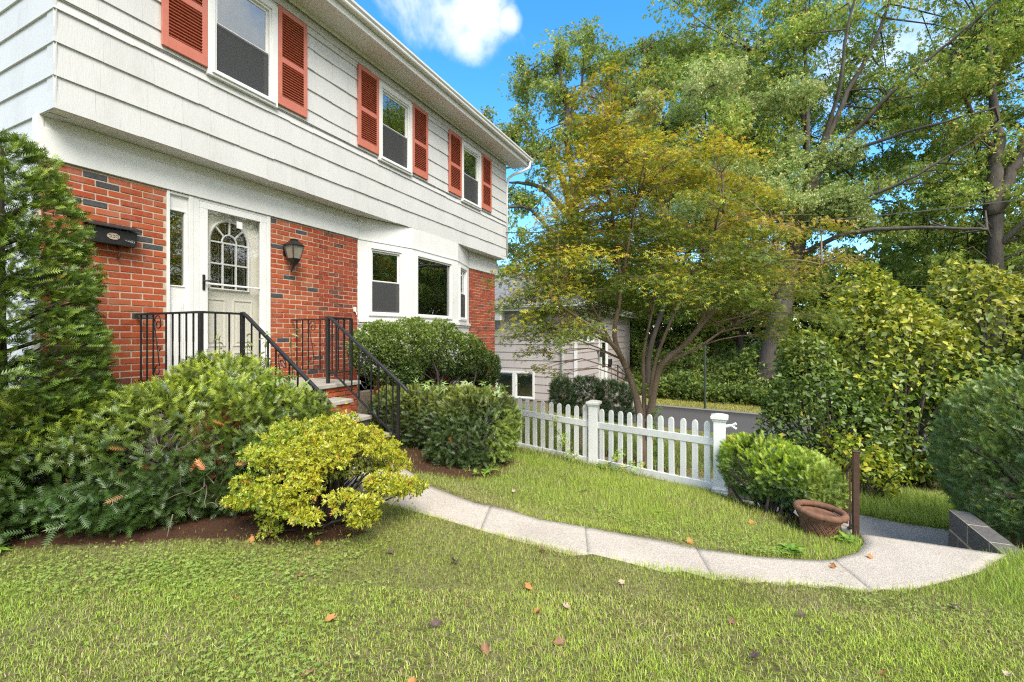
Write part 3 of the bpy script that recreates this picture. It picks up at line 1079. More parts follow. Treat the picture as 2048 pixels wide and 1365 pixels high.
# leaf pieces round the light
inn.box(XD - .045, XD, d0 + .01, cy - ax, .92, 3.15).box(XD - .045, XD, cy + ax, d1 - .01, .92, 3.15).box(XD - .045, XD, cy - ax, cy + ax, .92, LZ0)
for k in range(16):
    a, b = poly[k + 1], poly[k + 2]
    inn.add([(XD, a[0], a[1]), (XD, b[0], b[1]), (XD, b[0], 3.15), (XD, a[0], 3.15), (XD - .04, a[0], a[1]), (XD - .04, b[0], b[1]), (XD - .04, b[0], 3.15), (XD - .04, a[0], 3.15)],
            [(0, 1, 2, 3), (7, 6, 5, 4), (0, 4, 5, 1)])
for yc in (3.70, 4.07):
    for z0_, z1_ in ((1.1, 1.28), (1.36, 1.98)):
        inn.box(XD - .002, XD + .012, yc - .135, yc - .118, z0_, z1_).box(XD - .002, XD + .012, yc + .118, yc + .135, z0_, z1_).box(XD - .002, XD + .0115, yc - .117, yc + .117, z0_, z0_ + .017).box(XD - .002, XD + .0115, yc - .117, yc + .117, z1_ - .017, z1_)
        inn.box(XD - .001, XD + .010, yc - .085, yc + .085, z0_ + .05, z1_ - .05)
idr = inn.build("inner_door", M['cream'], house, bevel=.002)
MB().add([(XD - .03, y, z) for y, z in poly], [tuple(range(len(poly)))]).build("pane", M['glass'], idr)
mt = MB()
t = .011
mt.tube([(XD + .004, y, z) for y, z in poly] + [(XD + .004, *poly[0])], .02, 6)
mt.tube([(XD, cy - .1 * math.cos(PI * k / 10), ws + .115 * math.sin(PI * k / 10)) for k in range(11)], t, 6)
for u in (-.09, .09):
    mt.bar((XD, cy + u, LZ0), (XD, cy + u, ws), .02, .02)
for z in (ws, 2.44, 2.17):
    mt.bar((XD + .001, cy - ax, z), (XD + .001, cy + ax, z), .02, .02)
for a in (45, 90, 135):
    c_, s__ = math.cos(rad(a)), math.sin(rad(a))
    mt.bar((XD, cy - .1 * c_, ws + .112 * s__), (XD, cy - ax * c_, ws + ax * 1.1 * s__), .02, .02)
mt.build("muntin", M['trim'], idr)

# ---- bricks of the front wall
CO, BL = .0714, .2105


def brick_me(name, m, seed, ln=BL - .0115):
    rr = np.random.default_rng(seed)
    b = MB().box(-.06, 0, 0, ln, 0, CO - .0125)
    me = b.mesh(name, bevel=.0035)
    for v in me.vertices:
        v.co.x += rr.uniform(-.0012, .0012)
        v.co.y += rr.uniform(-.0015, .0015)
        v.co.z += rr.uniform(-.0012, .0012)
    me.materials.append(m)
    return me


BRK = [brick_me("brick", M['brick'], i) for i in range(4)]
BRKD = [brick_me("brick", M['brick_dark'], 20 + i) for i in range(2)]
DARK = [(2.396, 3.132), (2.566, 3.105), (2.304, 2.875), (2.48, 2.87), (2.841, 2.656), (2.875, 2.59), (2.995, 2.526), (2.817, 1.695), (4.505, 3.153), (5.014, 3.074), (4.546, 2.799), (4.781, 2.376),
        (4.562, 2.096), (5.222, 2.236), (5.441, 2.533), (5.441, 2.94), (5.771, 3.141), (5.986, 3.008), (5.998, 2.724), (5.661, 2.093), (5.42, 1.808), (4.67, 1.456), (5.069, .956), (3.015, 1.022)]
rb = np.random.default_rng(5)
cand = []
for (y0, y1, z0, z1) in ((2.0, 3.082, .2, 3.2), (4.415, 6.108, .2, 3.2), (9.885, 11.285, -.9, 3.19)):
    nrow = int((z1 - z0) / CO)
    for k in range(nrow):
        zc = z1 - .008 - CO * (k + 1)
        y = y0 + (0 if k % 2 else -BL / 2)
        while y < y1 - .02:
            a, b = max(y, y0 + .001), min(y + BL, y1)
            if b - a > .03:
                cand.append((a, b - a, zc))
            y += BL
dark_i = {min(range(len(cand)), key=lambda i: abs(cand[i][0] + cand[i][1] / 2 - dy) + 2 * abs(cand[i][2] + CO / 2 - dz)) for dy, dz in DARK}
vis = [(i, c) for i, c in enumerate(cand) if c[0] < 6.2 and c[2] > .75 + (0 if c[0] > 4 else .25)]
vis.sort(key=lambda ic: ic[1][0] ** 2 + (ic[1][2] - 1.5) ** 2)
single = {i for i, _ in vis[:300]}
rest_V = MB()
for i, (y, ln, z) in enumerate(cand):
    sc_y = (ln - .0115) / (BL - .0115)
    px_ = BX + rb.uniform(-.0035, .0035)
    if i in single:
        me = BRKD[i % 2] if i in dark_i else BRK[rb.integers(4)]
        put("brick", me, None, house, (px_, y + .006, z + rb.uniform(-.001, .001)), scale=(1, sc_y, 1))
    else:
        rest_V.box(px_ - .06, px_, y + .006, y + ln - .0055, z, z + CO - .0125)
tag(rest_V.build("brick", M['brick_i'], house), kind="stuff")
MB().box(-5.93, -5.86, 6.5, 9.5, -.6, .8).build("bay_footing", M['brick_i'], house)
MB().box(BX - .1, BX + .12, 8.9, 9.86, -.5, .62).build("basement_panel", M['trim'], house)

# ------------------------------------------------------------------ front steps
fs = thing("front_steps", "brick front steps with grey bluestone treads below the cream front door", "steps", (-4.5, 3.8, .1))
TY0, TY1 = 3.17, 4.40
levels = [(-4.65, .88), (-4.35, .70), (-4.05, .515), (-3.74, .325)]
MB().box(BX + .01, -4.64, 2.72, 4.84, .825, .88).build("landing_slab", M['stone'], fs, bevel=.008)
for k, (xe, z) in enumerate(levels[1:]):
    MB().box(xe - .36, xe, TY0 - .01, TY1 + .012, z - .052, z).build("tread", M['stone'], fs, bevel=.008)
core = MB().box(BX + .02, -4.70, 2.76, 4.80, -.2, .823)
for k, (xe, z) in enumerate(levels[1:]):
    core.box(-4.695, xe - .045 - .002 * k, TY0 + .015, TY1 - .015, -.2, z - .055)
core.build("mortar_core", M['mortar'], fs)
rs = np.random.default_rng(8)


def riser(xf, y0, y1, zb_, zt_, n):
    ch = (zt_ - zb_) / n
    for k in range(n):
        y = y0 - (0 if k % 2 else BL * .4)
        while y < y1 - .02:
            a, b = max(y, y0), min(y + BL, y1)
            if b - a > .03:
                me = BRKD[0] if rs.random() < .12 else BRK[rs.integers(4)]
                put("brick", me, None, fs, (xf, a + .005, zb_ + k * ch + .006), scale=(1, (b - a - .011) / (BL - .0115), (ch - .011) / (CO - .0125)))
            y += BL


for k, (xe, z) in enumerate(levels):
    zn = levels[k + 1][1] if k + 1 < len(levels) else .1
    if k == 0:
        riser(xe - .025, 2.78, 4.8, zn - .0, z - .056, 2)
        for kk in range(4):
            pass
    else:
        riser(xe - .03, TY0 + .01, TY1 - .01, zn, z - .053, 2)
riser(-4.675, 2.78, 3.15, .1, .69, 8)
riser(-4.675, 4.42, 4.8, .1, .69, 8)

# ------------------------------------------------------------------ wrought iron railings


def scroll(b, F, s=1.0):
    """S scroll with curls in the plane given by F(u, z)"""
    def curl(cu, cz, r0, r1, a0, a1, n=14):
        return [F(cu + (r0 + (r1 - r0) * k / n) * math.cos(rad(a0 + (a1 - a0) * k / n)), cz + (r0 + (r1 - r0) * k / n) * math.sin(rad(a0 + (a1 - a0) * k / n))) for k in range(n + 1)]
    top = curl(.055, .60, .055, .05, 180, 0) + curl(.065, .56, .045, .028, 0, -330, 18)
    b.tube(top, .006, 5)
    b.tube([F(0, .60), F(.004, .5), F(.03, .38), (F(.06, .26)), F(.085, .12)], .006, 5)
    b.tube(curl(.075, .30, .03, .022, 200, -60, 12), .006, 5)
    b.tube(curl(.05, .07, .055, .03, 90, 400, 18), .006, 5)


def railing(label, yr, side_y, front_ys, sgn):
    t = thing("iron_railing", label, "railing", (-4.75, yr, .88), "railings of the front steps")
    XL, ZT, ZL = -4.75, 1.735, .88
    hr = MB()
    cap = lambda a, b: hr.bar(a, b, .042, .022)
    hr.bar((BX + .02, side_y, ZT), (XL, side_y, ZT), .036, .022)
    hr.bar((XL, side_y, ZT), (XL, yr, ZT), .036, .022)
    hr.tube([(XL - .03, yr, ZT), (XL + .02, yr, ZT + .004), (XL + .07, yr, ZT - .025), (-3.53, yr, .905), (-3.47, yr, .855), (-3.455, yr, .825)], [.021, .021, .022, .022, .021, .012], 8)
    hr.build("handrail", M['black_metal'], t, bevel=.003)
    lo = MB()
    lo.bar((BX + .02, side_y, ZL + .13), (XL, side_y, ZL + .13), .022, .012)
    lo.bar((XL, side_y, ZL + .13), (XL, yr, ZL + .13), .022, .012)
    lo.bar((XL, yr, ZL + .15), (XL + .08, yr, ZL + .15), .026, .014)
    lo.bar((XL + .08, yr, ZL + .15), (-3.60, yr, .27), .026, .014)
    lo.build("bottom_rail", M['black_metal'], t)
    for p in ((XL, side_y), (XL, yr)):
        MB().box(p[0] - .019, p[0] + .019, p[1] - .019, p[1] + .019, ZL, ZT).build("post", M['black_metal'], t, bevel=.003)
    MB().box(-3.60 - .016, -3.60 + .016, yr - .016, yr + .016, g1(-3.6, yr) - .1, .95).build("post", M['black_metal'], t, bevel=.003)
    # balusters
    sl = (.905 - 1.71) / (-3.53 + 4.68)
    sl2 = (.27 - 1.03) / (-3.60 + 4.67)

    def bal(x, y, z0, z1):
        b = MB()
        n = 10
        for k in range(n):
            a = z0 + (z1 - z0) * k / n
            c = z0 + (z1 - z0) * (k + 1) / n
            w = .0058 if k in (4, 5) else .0068
            b.box(x - w, x + w, y - w, y + w, a, c)
        b.build("baluster", M['black_metal'], t)
    xs_ = np.linspace(BX + .12, XL - .12, 9)
    for k, x in enumerate(xs_):
        if k in (3,):
            continue
        bal(x, side_y, ZL + .13, ZT - .01)
    b = MB()
    scroll(b, lambda u, z: (xs_[2] + .03 + u, side_y, ZL + .18 + z))
    scroll(b, lambda u, z: (-4.18 + u, yr, .86 + z * .72 - u * .7))
    b.build("scroll", M['black_metal'], t, smooth=True)
    n = max(2, int(abs(side_y - yr) / .13))
    for k in range(1, n):
        bal(XL, side_y + (yr - side_y) * k / n, ZL + .13, ZT - .01)
    for x in (-4.60, -4.47, -4.34, -4.22, -4.02, -3.9, -3.78, -3.68):
        bal(x, yr, 1.03 + sl2 * (x + 4.67), 1.71 + sl * (x + 4.68) - .02)
    return t


railing("black iron stair railing behind the spreading yew, left of the front door steps", 3.2, 2.77, None, 1)
railing("black iron stair railing between the stone treads and the trimmed yew, right of the steps", 4.36, 4.76, None, -1)

# ------------------------------------------------------------------ things on the front wall
mbx = thing("mailbox", "black metal mailbox with a beige plaque on the brick wall", "mailbox", (BX, 2.55, 2.55))
b = MB()
b.prism([(0, 0), (.125, .0), (.135, .15), (.0, .19)], Matrix(((1, 0, 0, BX + .004), (0, 0, 1, 2.33), (0, 1, 0, 2.455), (0, 0, 0, 1))), .40)
b.build("body", M['black_metal'], mbx, bevel=.004)
b = MB()
b.prism([(0, .235), (.165, .185), (.178, .165), (.172, .16), (.155, .172), (0, .222)], Matrix(((1, 0, 0, BX + .004), (0, 0, 1, 2.30), (0, 1, 0, 2.455), (0, 0, 0, 1))), .455)
b.build("lid", M['black_metal'], mbx, bevel=.002)
oct_ = [(.055 * c_, .032 * s__) for c_, s__ in [(-1, 0), (-.92, .5), (-.75, .55), (-.6, .9), (0, 1.05), (.6, .9), (.75, .55), (.92, .5), (1, 0), (.92, -.5), (.75, -.55), (.6, -.9), (0, -1.05), (-.6, -.9), (-.75, -.55), (-.92, -.5)]]
Mp = Matrix(((.0, 0, 1, BX + .134), (1, 0, 0, 2.515), (0, 1, 0, 2.535), (0, 0, 0, 1)))
pl = MB().prism(oct_, Mp, .004).build("plaque", M['plaque'], mbx)
b = MB()
for (u, s_) in ((-.03, 1), (0, 1), (.03, 1)):
    pts = [(u + .011 * math.cos(a), .014 * math.sin(a)) for a in np.linspace(2.4, -2.6 - u * 20, 9)]
    b.tube([(BX + .139, 2.515 + p[0], 2.535 + p[1]) for p in pts], .0026, 4)
b.build("numerals", M['black_metal'], pl)
b = MB()
for k in range(5):
    a = np.linspace(0, 5.2, 8) + k
    b.tube([(BX + .1325, 2.63 + .016 * k + .012 * math.cos(q), 2.52 + .014 * math.sin(q) - .003 * k) for q in a], .0014, 4)
b.build("scratched_emblem", M['gutter'], mbx)
MB().tube([(BX + .005, 2.60, 2.46), (BX + .05, 2.60, 2.42), (BX + .07, 2.60, 2.36), (BX + .05, 2.60, 2.32), (BX + .01, 2.60, 2.33)], .006, 6).build("paper_hook", M['brown_metal'], mbx, smooth=True)

# coach lantern
ln = thing("wall_lantern", "black coach lantern on the brick wall right of the front door", "lamp", (BX, 4.66, 2.6))
LX, LY = BX + .145, 4.69
MB().box(BX - .002, BX + .02, 4.62, 4.72, 2.68, 2.84).tube([(BX + .02, 4.665, 2.74), (BX + .07, 4.665, 2.70), (LX, LY, 2.66)], .012, 8).build("bracket", M['black_metal'], ln)
b = MB()
R4 = lambda r: [(LX + r * math.cos(PI / 4 + k * PI / 2), LY + r * math.sin(PI / 4 + k * PI / 2)) for k in range(4)]


def frus(b, r0, z0, r1, z1):
    v = [(*p, z0) for p in R4(r0)] + [(*p, z1) for p in R4(r1)]
    return b.add(v, [(0, 1, 2, 3), (7, 6, 5, 4)] + [(k, (k + 1) % 4, 4 + (k + 1) % 4, 4 + k) for k in range(4)])


frus(b, .145, 2.825, .055, 2.895); frus(b, .05, 2.895, .06, 2.912); frus(b, .15, 2.818, .15, 2.826)
b.build("roof", M['black_metal'], ln)
b = MB()
frus(b, .045, 2.55, .082, 2.615); frus(b, .085, 2.615, .09, 2.632)
b.tube([(LX, LY, 2.56), (LX - .01, LY, 2.52), (LX - .04, LY, 2.485), (LX - .05, LY, 2.465), (LX - .058, LY, 2.44)], [.04, .022, .014, .015, .008], 8)
b.build("base", M['black_metal'], ln)
b = MB()
for (p, q) in zip(R4(.088), R4(.135)):
    b.bar((*p, 2.63), (*q, 2.82), .013, .013)
b.build("cage", M['black_metal'], ln)
b = MB(); frus(b, .078, 2.632, .124, 2.817)
b.build("glass", M['lens'], ln)
# small tap box by the bay
tb = tag(MB().box(BX, BX + .03, 6.0, 6.05, 1.92, 2.0).tube([(BX + .02, 6.02, 1.93), (BX + .06, 6.02, 1.9), (BX + .065, 6.02, 1.86)], .008, 6).build("doorbell_box", M['vinyl'], bevel=.003, off=(BX, 6.02, 1.95)),
         "small white plastic box on the brick wall beside the bay window", "fixture")

# ------------------------------------------------------------------ neighbouring house
nh = thing("house", "mauve grey shingled neighbouring house with white trim beyond the picket fence", "house", (-9, 20, -1.4))
NX, NY = -5.09, 16.0
w = MB()
NWIN = [(-8.42, -6.74, -.9, .13)]
for a, b, c, d in rects(-13, NX - .03, -.93, 2.5, [(-8.36, -6.8, -.84, .07)]):
    w.box(a, b, NY + .03, NY + .2, c, d)
FH = [(16.75, 18.33, 1.2, 2.3), (19.1, 20.6, -.6, 1.45)]
for a, b, c, d in rects(NY + .21, 26, -.93, 2.5, [(16.83, 18.25, 1.28, 2.22), (19.15, 20.55, -.6, 1.4)]):
    w.box(NX - .2, NX - .03, a, b, c, d)
w.box(-13, NX - .03, 25.8, 26, -1.4, 2.5).box(-13.2, -13.01, NY, 26, -1.4, 2.5).box(-12.9, NX - .25, NY + .25, 25.7, 2.4, 2.48).box(-12.9, -10.8, NY + .3, 25.7, -1.4, 2.3)
w.build("wall", M['neigh'], nh)
MB().box(-13, NX - .06, NY + .04, NY + .25, -1.8, -.94).box(NX - .25, NX - .06, NY + .26, 25.9, -1.8, -.94).build("foundation", M['foundation'], nh)
NSH = wedge("siding_board"); NSH.materials.append(M['neigh'])
r = np.random.default_rng(3)
E2 = .302
for k in range(12):
    z0 = -.935 + E2 * k
    z1 = min(z0 + E2 + .012, 2.5)
    if z1 - z0 < .03: continue
    x = NX
    while x > -11.5:
        wd = r.uniform(1.1, 1.3)
        for (p, q, c, d) in rects(x - wd + .002, x - .002, z0, z1, NWIN):
            put("siding_board", NSH, None, nh, (q, NY + .03, c), rot=(0, 0, -PI / 2), scale=(1.3, -(q - p), d - c))
        x -= wd
    y = NY + .04
    while y < 24:
        wd = 1.2
        for (p, q, c, d) in rects(y + .002, y + wd - .002, z0, z1, FH):
            put("siding_board", NSH, None, nh, (NX - .03, p, c), scale=(1.3, q - p, d - c))
        y += wd
w = MB()
w.box(NX - .09, NX + .02, NY - .02, NY + .06, -.95, 2.46)
w.build("corner_board", M['trim'], nh)
sash_window("window", nh, lambda u, d, z: (-8.42 + u, NY + .02 - d, -.92 + z), .84, 1.06, cas=.07, double=False)
sash_window("window", nh, lambda u, d, z: (-7.575 + u, NY + .02 - d, -.92 + z), .84, 1.06, cas=.07, double=False)
sash_window("window", nh, lambda u, d, z: (NX - .02 + d, 16.75 + u, 1.2 + z), .78, 1.1, cas=.07)
sash_window("window", nh, lambda u, d, z: (NX - .02 + d, 17.55 + u, 1.2 + z), .78, 1.1, cas=.07)
w = MB()
w.box(NX - .1, NX + .02, 19.1, 19.2, -.5, 1.45).box(NX - .1, NX + .02, 20.5, 20.6, -.5, 1.45).box(NX - .1, NX + .02, 19.2, 20.5, 1.36, 1.45).box(NX - .09, NX + .0, 19.5, 19.58, -.5, 1.36)
for a, b, c, d in rects(19.58, 20.5, -.5, 1.36, [(19.7, 20.38, .1, 1.2)]):
    w.box(NX - .06, NX - .02, a, b, c, d)
w.build("front_door", M['trim'], nh)
MB().box(NX - .04, NX - .035, 19.2, 20.38, -.4, 1.3).build("pane", M['glass'], nh)
# eaves, gutter and hip roof
w = MB()
w.box(-13.4, NX + .4, NY - .4, 26.4, 2.46, 2.5)
w.build("soffit", M['soffit'], nh)
w = MB()
w.box(-13.4, NX + .405, NY - .425, NY - .4, 2.44, 2.66).box(NX + .4, NX + .425, NY - .4, 26.4, 2.44, 2.66)
w.build("fascia", M['trim'], nh)
w = MB()
w.prism(gp, Matrix(((0, 0, 1, -13.4), (-1, 0, 0, NY - .426), (0, 1, 0, 2.55), (0, 0, 0, 1))), 13.4 + NX + .5)
w.prism(gp, Matrix(((1, 0, 0, NX + .426), (0, 0, 1, NY - .5), (0, 1, 0, 2.55), (0, 0, 0, 1))), 10.6)
w.build("gutter", M['gutter'], nh)
MB().tube([(-5.63, NY - .47, 2.56), (-5.63, NY - .44, 2.42), (-5.63, NY - .12, 2.2), (-5.63, NY - .035, 2.1), (-5.63, NY - .035, -1.0)], .058, 8).build("downspout", M['vinyl'], nh, smooth=True)
ex0, ex1, ey0, ey1, ez = -13.5, NX + .45, NY - .45, 26.45, 2.64
hw = (ex1 - ex0) / 2
rz = ez + hw * .43
MB().add([(ex0, ey0, ez), (ex1, ey0, ez), (ex1, ey1, ez), (ex0, ey1, ez), ((ex0 + ex1) / 2, ey0 + hw, rz), ((ex0 + ex1) / 2, ey1 - hw, rz)],
         [(0, 1, 4), (1, 2, 5, 4), (2, 3, 5), (3, 0, 4, 5), (3, 2, 1, 0)]).build("roof", M['roof'], nh)
w = MB()                     # shingle courses of the two roof faces in view
for k in range(1, 34):
    t0, t1 = (k - 1) / 34, k / 34
    for face in (0, 1):
        if face == 0:
            a0, b0 = ex0 + hw * t0, ex1 - hw * t0
            y_, z_ = ey0 + hw * t0, ez + (rz - ez) * t0
            y2, z2 = ey0 + hw * t1, ez + (rz - ez) * t1
            n = int((b0 - a0) / .3) + 1
            for i in range(n):
                p, q = a0 + (b0 - a0) * i / n, a0 + (b0 - a0) * (i + 1) / n - .006
                lift = .012 + .006 * ((i * 7 + k * 3) % 3)
                w.add([(p, y_ - .01, z_ + lift), (q, y_ - .01, z_ + lift), (q, y2, z2 + .004), (p, y2, z2 + .004), (p, y_ - .01, z_), (q, y_ - .01, z_)], [(0, 1, 2, 3), (4, 5, 1, 0)])
        else:
            a0, b0 = ey0 + hw * t0, ey1 - hw * t0
            x_, z_ = ex1 - hw * t0, ez + (rz - ez) * t0
            x2, z2 = ex1 - hw * t1, ez + (rz - ez) * t1
            w.add([(x_ + .01, a0, z_ + .016), (x_ + .01, b0, z_ + .016), (x2, b0, z2 + .004), (x2, a0, z2 + .004)], [(0, 1, 2, 3)])
tag(w.build("shingle", M['roof'], nh), kind="stuff")
acu = thing("air_conditioner", "white window air conditioner sticking out of the grey neighbouring house", "air conditioner", (-8.2, NY, 2.08))
MB().box(-8.5, -7.98, NY - .36, NY + .1, 2.09, 2.46).build("casing", M['vinyl'], acu, bevel=.01)
b = MB()
for k in range(9):
    b.box(-8.46, -8.02, NY - .366, NY - .362, 2.13 + k * .034, 2.145 + k * .034)
b.build("grille", M['soffit'], acu)
MB().bar((-8.05, NY - .02, 1.86), (-8.05, NY - .3, 2.08), .02, .02).build("bracket", M['vinyl'], acu)
nl = thing("wall_lantern", "small black lantern beside the white door of the grey neighbouring house", "lamp", (NX, 18.95, .8))
MB().box(NX, NX + .03, 18.88, 19.0, .78, .92).bar((NX + .03, 18.94, .9), (NX + .16, 18.94, .95), .02, .02).build("bracket", M['black_metal'], nl)
MB().lathe([(.0, .98), (.11, .9), (.09, .89), (.085, .62), (.0, .6)], (NX + .16, 18.94, 0), 8).build("body", M['black_metal'], nl)
nm = tag(MB().box(NX, NX + .12, 20.68, 20.98, .16, .44).box(NX + .02, NX + .09, 20.72, 20.94, .06, .15).build("mailbox", M['black_metal'], bevel=.01, off=(NX, 20.8, .2)), "small black wall mailbox right of the neighbouring white door", "mailbox")
ns = thing("entry_steps", "pale concrete entry steps with thin black railing before the neighbouring house", "steps", (-3.9, 19.5, -1.4))
MB().box(NX, -4.2, 18.8, 20.8, -1.6, -.55).box(-4.2, -3.9, 18.8, 20.8, -1.6, -.85).box(-3.9, -3.6, 18.8, 20.8, -1.6, -1.15).build("tread", M['block_cap'], ns, bevel=.01)
b = MB()
for x, z in ((-4.25, -.55), (-3.65, -1.15)):
    b.bar((x, 18.85, z), (x, 18.85, z + .85), .03, .03)
b.bar((-4.9, 18.85, .3), (-4.25, 18.85, .3), .03, .03).bar((-4.25, 18.85, .3), (-3.65, 18.85, -.3), .03, .03)
for k in range(8):
    x = -4.8 + k * .15
    z = -.55 if x < -4.2 else -.55 - (x + 4.2)
    b.bar((x, 18.85, z), (x, 18.85, z + .84), .014, .014)
b.build("railing", M['black_metal'], ns)

# ------------------------------------------------------------------ picket fence
pf = thing("picket_fence", "white vinyl picket fence across the lawn before the maple", "fence", (-1.7, 6.2, -.28))
FP = [(-.13, 5.6), (-1.72, 6.19), (-3.42, 6.36)]
FT = [.605, .585, .575]                  # post tops
FB = [-.25, -.285, -.19]
PK = MB()
PK.add([], [])
hp, wp, tp = .745, .068, .022
pv = [(-wp / 2, 0), (wp / 2, 0), (wp / 2, hp - .045), (wp * .42, hp - .022), (wp * .25, hp - .006), (0, hp), (-wp * .25, hp - .006), (-wp * .42, hp - .022), (-wp / 2, hp - .045)]
PK.prism(pv, Matrix(((1, 0, 0, 0), (0, 0, 1, -tp / 2), (0, 1, 0, 0), (0, 0, 0, 1))), tp)
PK_ME = PK.mesh("picket", bevel=.002); PK_ME.materials.append(M['vinyl'])
for i, (x, y) in enumerate(FP):
    b = MB()
    zb_, ztop = FB[i], FT[i]
    hw_ = .0625
    b.box(x - hw_, x + hw_, y - hw_, y + hw_, zb_ - .15, ztop)
    po = b.build("post", M['vinyl'], pf, bevel=.004)
    po.name = "post"
    b = MB()
    q = lambda r, z: [(x - r, y - r, z), (x + r, y - r, z), (x + r, y + r, z), (x - r, y + r, z)]
    def loft(b, rows):
        v = [p for rr, zz in rows for p in q(rr, zz)]
        f = [(0, 3, 2, 1), tuple(range(4 * len(rows) - 4, 4 * len(rows)))]
        for k in range(len(rows) - 1):
            for j in range(4):
                f.append((4 * k + j, 4 * k + (j + 1) % 4, 4 * k + 4 + (j + 1) % 4, 4 * k + 4 + j))
        b.add(v, f)
    loft(b, [(.066, ztop - .055), (.072, ztop - .045), (.075, ztop - .03), (.088, ztop - .022), (.09, ztop + .004), (.084, ztop + .012), (.03, ztop + .03)])
    b.build("cap", M['vinyl'], po)
    if i != 1:
        b = MB()
        loft(b, [(.085, zb_ - .06), (.085, zb_ + .03), (.076, zb_ + .042), (.078, zb_ + .06), (.068, zb_ + .07), (.064, zb_ + .085)])
        b.build("base_collar", M['vinyl'], po)
for i in (0, 1):
    (x0, y0), (x1, y1) = FP[i], FP[i + 1]
    a = Vector((x0, y0, 0)); d = Vector((x1 - x0, y1 - y0, 0)); Ln = d.length; d.normalize()
    ang = math.atan2(d.y, d.x)
    zr0 = (FT[i] + FB[i]) / 2 - .02
    for zo, hh in ((.565, .085), (.055, .095)):
        p0 = a + d * .06 + Vector((0, 0, FB[i] + zo)); p1 = a + d * (Ln - .06) + Vector((0, 0, FB[i + 1] + zo))
        MB().bar(p0, p1, .042, hh).build("rail", M['vinyl'], pf, bevel=.004)
    n = 11 if i == 0 else 12
    for k in range(n):
        s_ = .0625 + (Ln - .125) * (k + .5 + (.12 if False else 0)) / n
        p = a + d * s_
        z = FB[i] + (FB[i + 1] - FB[i]) * s_ / Ln + .045 + (.03 if (i == 1 and k == 0) else 0)
        put("picket", PK_ME, None, pf, (p.x, p.y, z), rot=(rad(r.uniform(-.4, .4)), rad(r.uniform(-.5, .5)), ang))
# broken white stub on the end post
b = MB()
b.tube([(-.07, 5.6, .50), (.0, 5.6, .515), (.035, 5.59, .54)], .016, 8).tube([(-.01, 5.6, .51), (.04, 5.59, .48)], .013, 8)
b.build("bracket", M['vinyl'], pf)

gl = thing("garden_light", "tan ribbed path light on a short post behind the picket fence", "lamp", (-1.97, 6.46, -.3))
b = MB(); b.lathe([(.02, 0), (.032, .03), (.032, .28), (.02, .29)], (-1.9, 6.12 + .2, -.33), 10); b.build("post", M['tan_plastic'], gl)
b = MB()
prof = [(.03, .28)]
for k in range(9):
    prof += [(.07, .285 + k * .024), (.072, .297 + k * .024), (.058, .302 + k * .024)]
prof += [(.06, .50), (.03, .52), (0, .522)]
b.lathe(prof, (-1.9, 6.12 + .2, -.33), 14); b.build("louvred_shade", M['tan_plastic'], gl, smooth=False)
bd = tag(MB().obox(Matrix.Translation((-2.25, 6.6, -.275)) @ Matrix.Rotation(rad(168), 4, 'Z'), 1.5, .22, .04).build("timber_board", M['board'], bevel=.006, off=(-2.25, 6.6, -.27)), "weathered flat timber board lying behind the picket fence", "board")
cb = tag(MB().obox(Matrix.Translation((.22, 5.95, -.30)) @ Matrix.Rotation(rad(-8), 4, 'Z'), .8, .16, .16).build("concrete_edging", M['block_cap'], bevel=.015, off=(.22, 5.95, -.3)), "short pale concrete edging stone beside the fence end post", "edging stone")

# ------------------------------------------------------------------ retaining wall, pot, brown railing
rw = thing("retaining_wall", "grey split block retaining wall under the big dark yew", "wall", (2.0, 5.4, -.85))
BM_ = []
for i in range(3):
    rr = np.random.default_rng(40 + i)
    me = MB().box(0, .16, 0, .39, 0, .19).mesh("block", bevel=.006)
    me.materials.append(M['block']); BM_.append(me)
for k in range(4):
    z = -.20 - .06 - .2 * (k + 1) + .06
    y = 5.93
    first = True
    while y > 4.88:
        ln = (.395 if not (first and k % 2) else .2)
        ln = min(ln, y - 4.87)
        if ln > .04:
            put("block", BM_[(k + int(y * 10)) % 3], None, rw, (1.912 + .002 * ((k + int(y * 7)) % 3), y - ln + .003, z + .004), scale=(1, (ln - .006) / .39, 1))
        y -= ln; first = False
MB().box(1.917, 2.06, 4.88, 5.92, -1.0, -.207).build("mortar_core", M['mortar'], rw)


pot = thing("flower_pot", "empty terracotta pot with basket weave sides beside the brown railing", "pot", (.66, 4.72, -.2))
PC = (.665, 4.735, -.235)
tilt = Matrix.Translation(PC) @ Matrix.Rotation(rad(5), 4, 'Y')
b = MB()
b.lathe([(0, 0), (.105, 0), (.112, .01), (.15, .17), (.152, .18), (.14, .2), (.13, .2), (.12, .19), (.10, .06), (0, .05)], (0, 0, 0), 40)
b.v = [tuple(tilt @ Vector(p)) for p in b.v]
b.build("bowl", M['terracotta'], pot, smooth=True)
b = MB()
n = 18
for sgn in (1, -1):                      # crossed weave straps
    for k in range(n):
        for off_ in (-.006, .006):
            pts = []
            for j in range(7):
                z = .012 + .16 * j / 6
                rr_ = .112 + (.15 - .112) * (z - .01) / .16 + .002 + (.004 if (j + k + (sgn > 0)) % 2 else 0)
                a = 2 * PI * k / n + sgn * (z - .09) * 5.2 + off_ / .12 * 1.2
                pts.append(tilt @ Vector((rr_ * math.cos(a), rr_ * math.sin(a), z)))
            b.tube(pts, .0052, 5, cap=False)
b.build("weave", M['terracotta'], pot, smooth=True)
b = MB()
ring = []
NB = 72
for k in range(NB + 1):
    a = 2 * PI * k / NB
    ring.append(tilt @ Vector((.178 * math.cos(a), .178 * math.sin(a), .222)))
b.tube(ring, [.028 - .006 * (1 if k % 9 == 0 else 0) for k in range(NB + 1)], 10, cap=False)
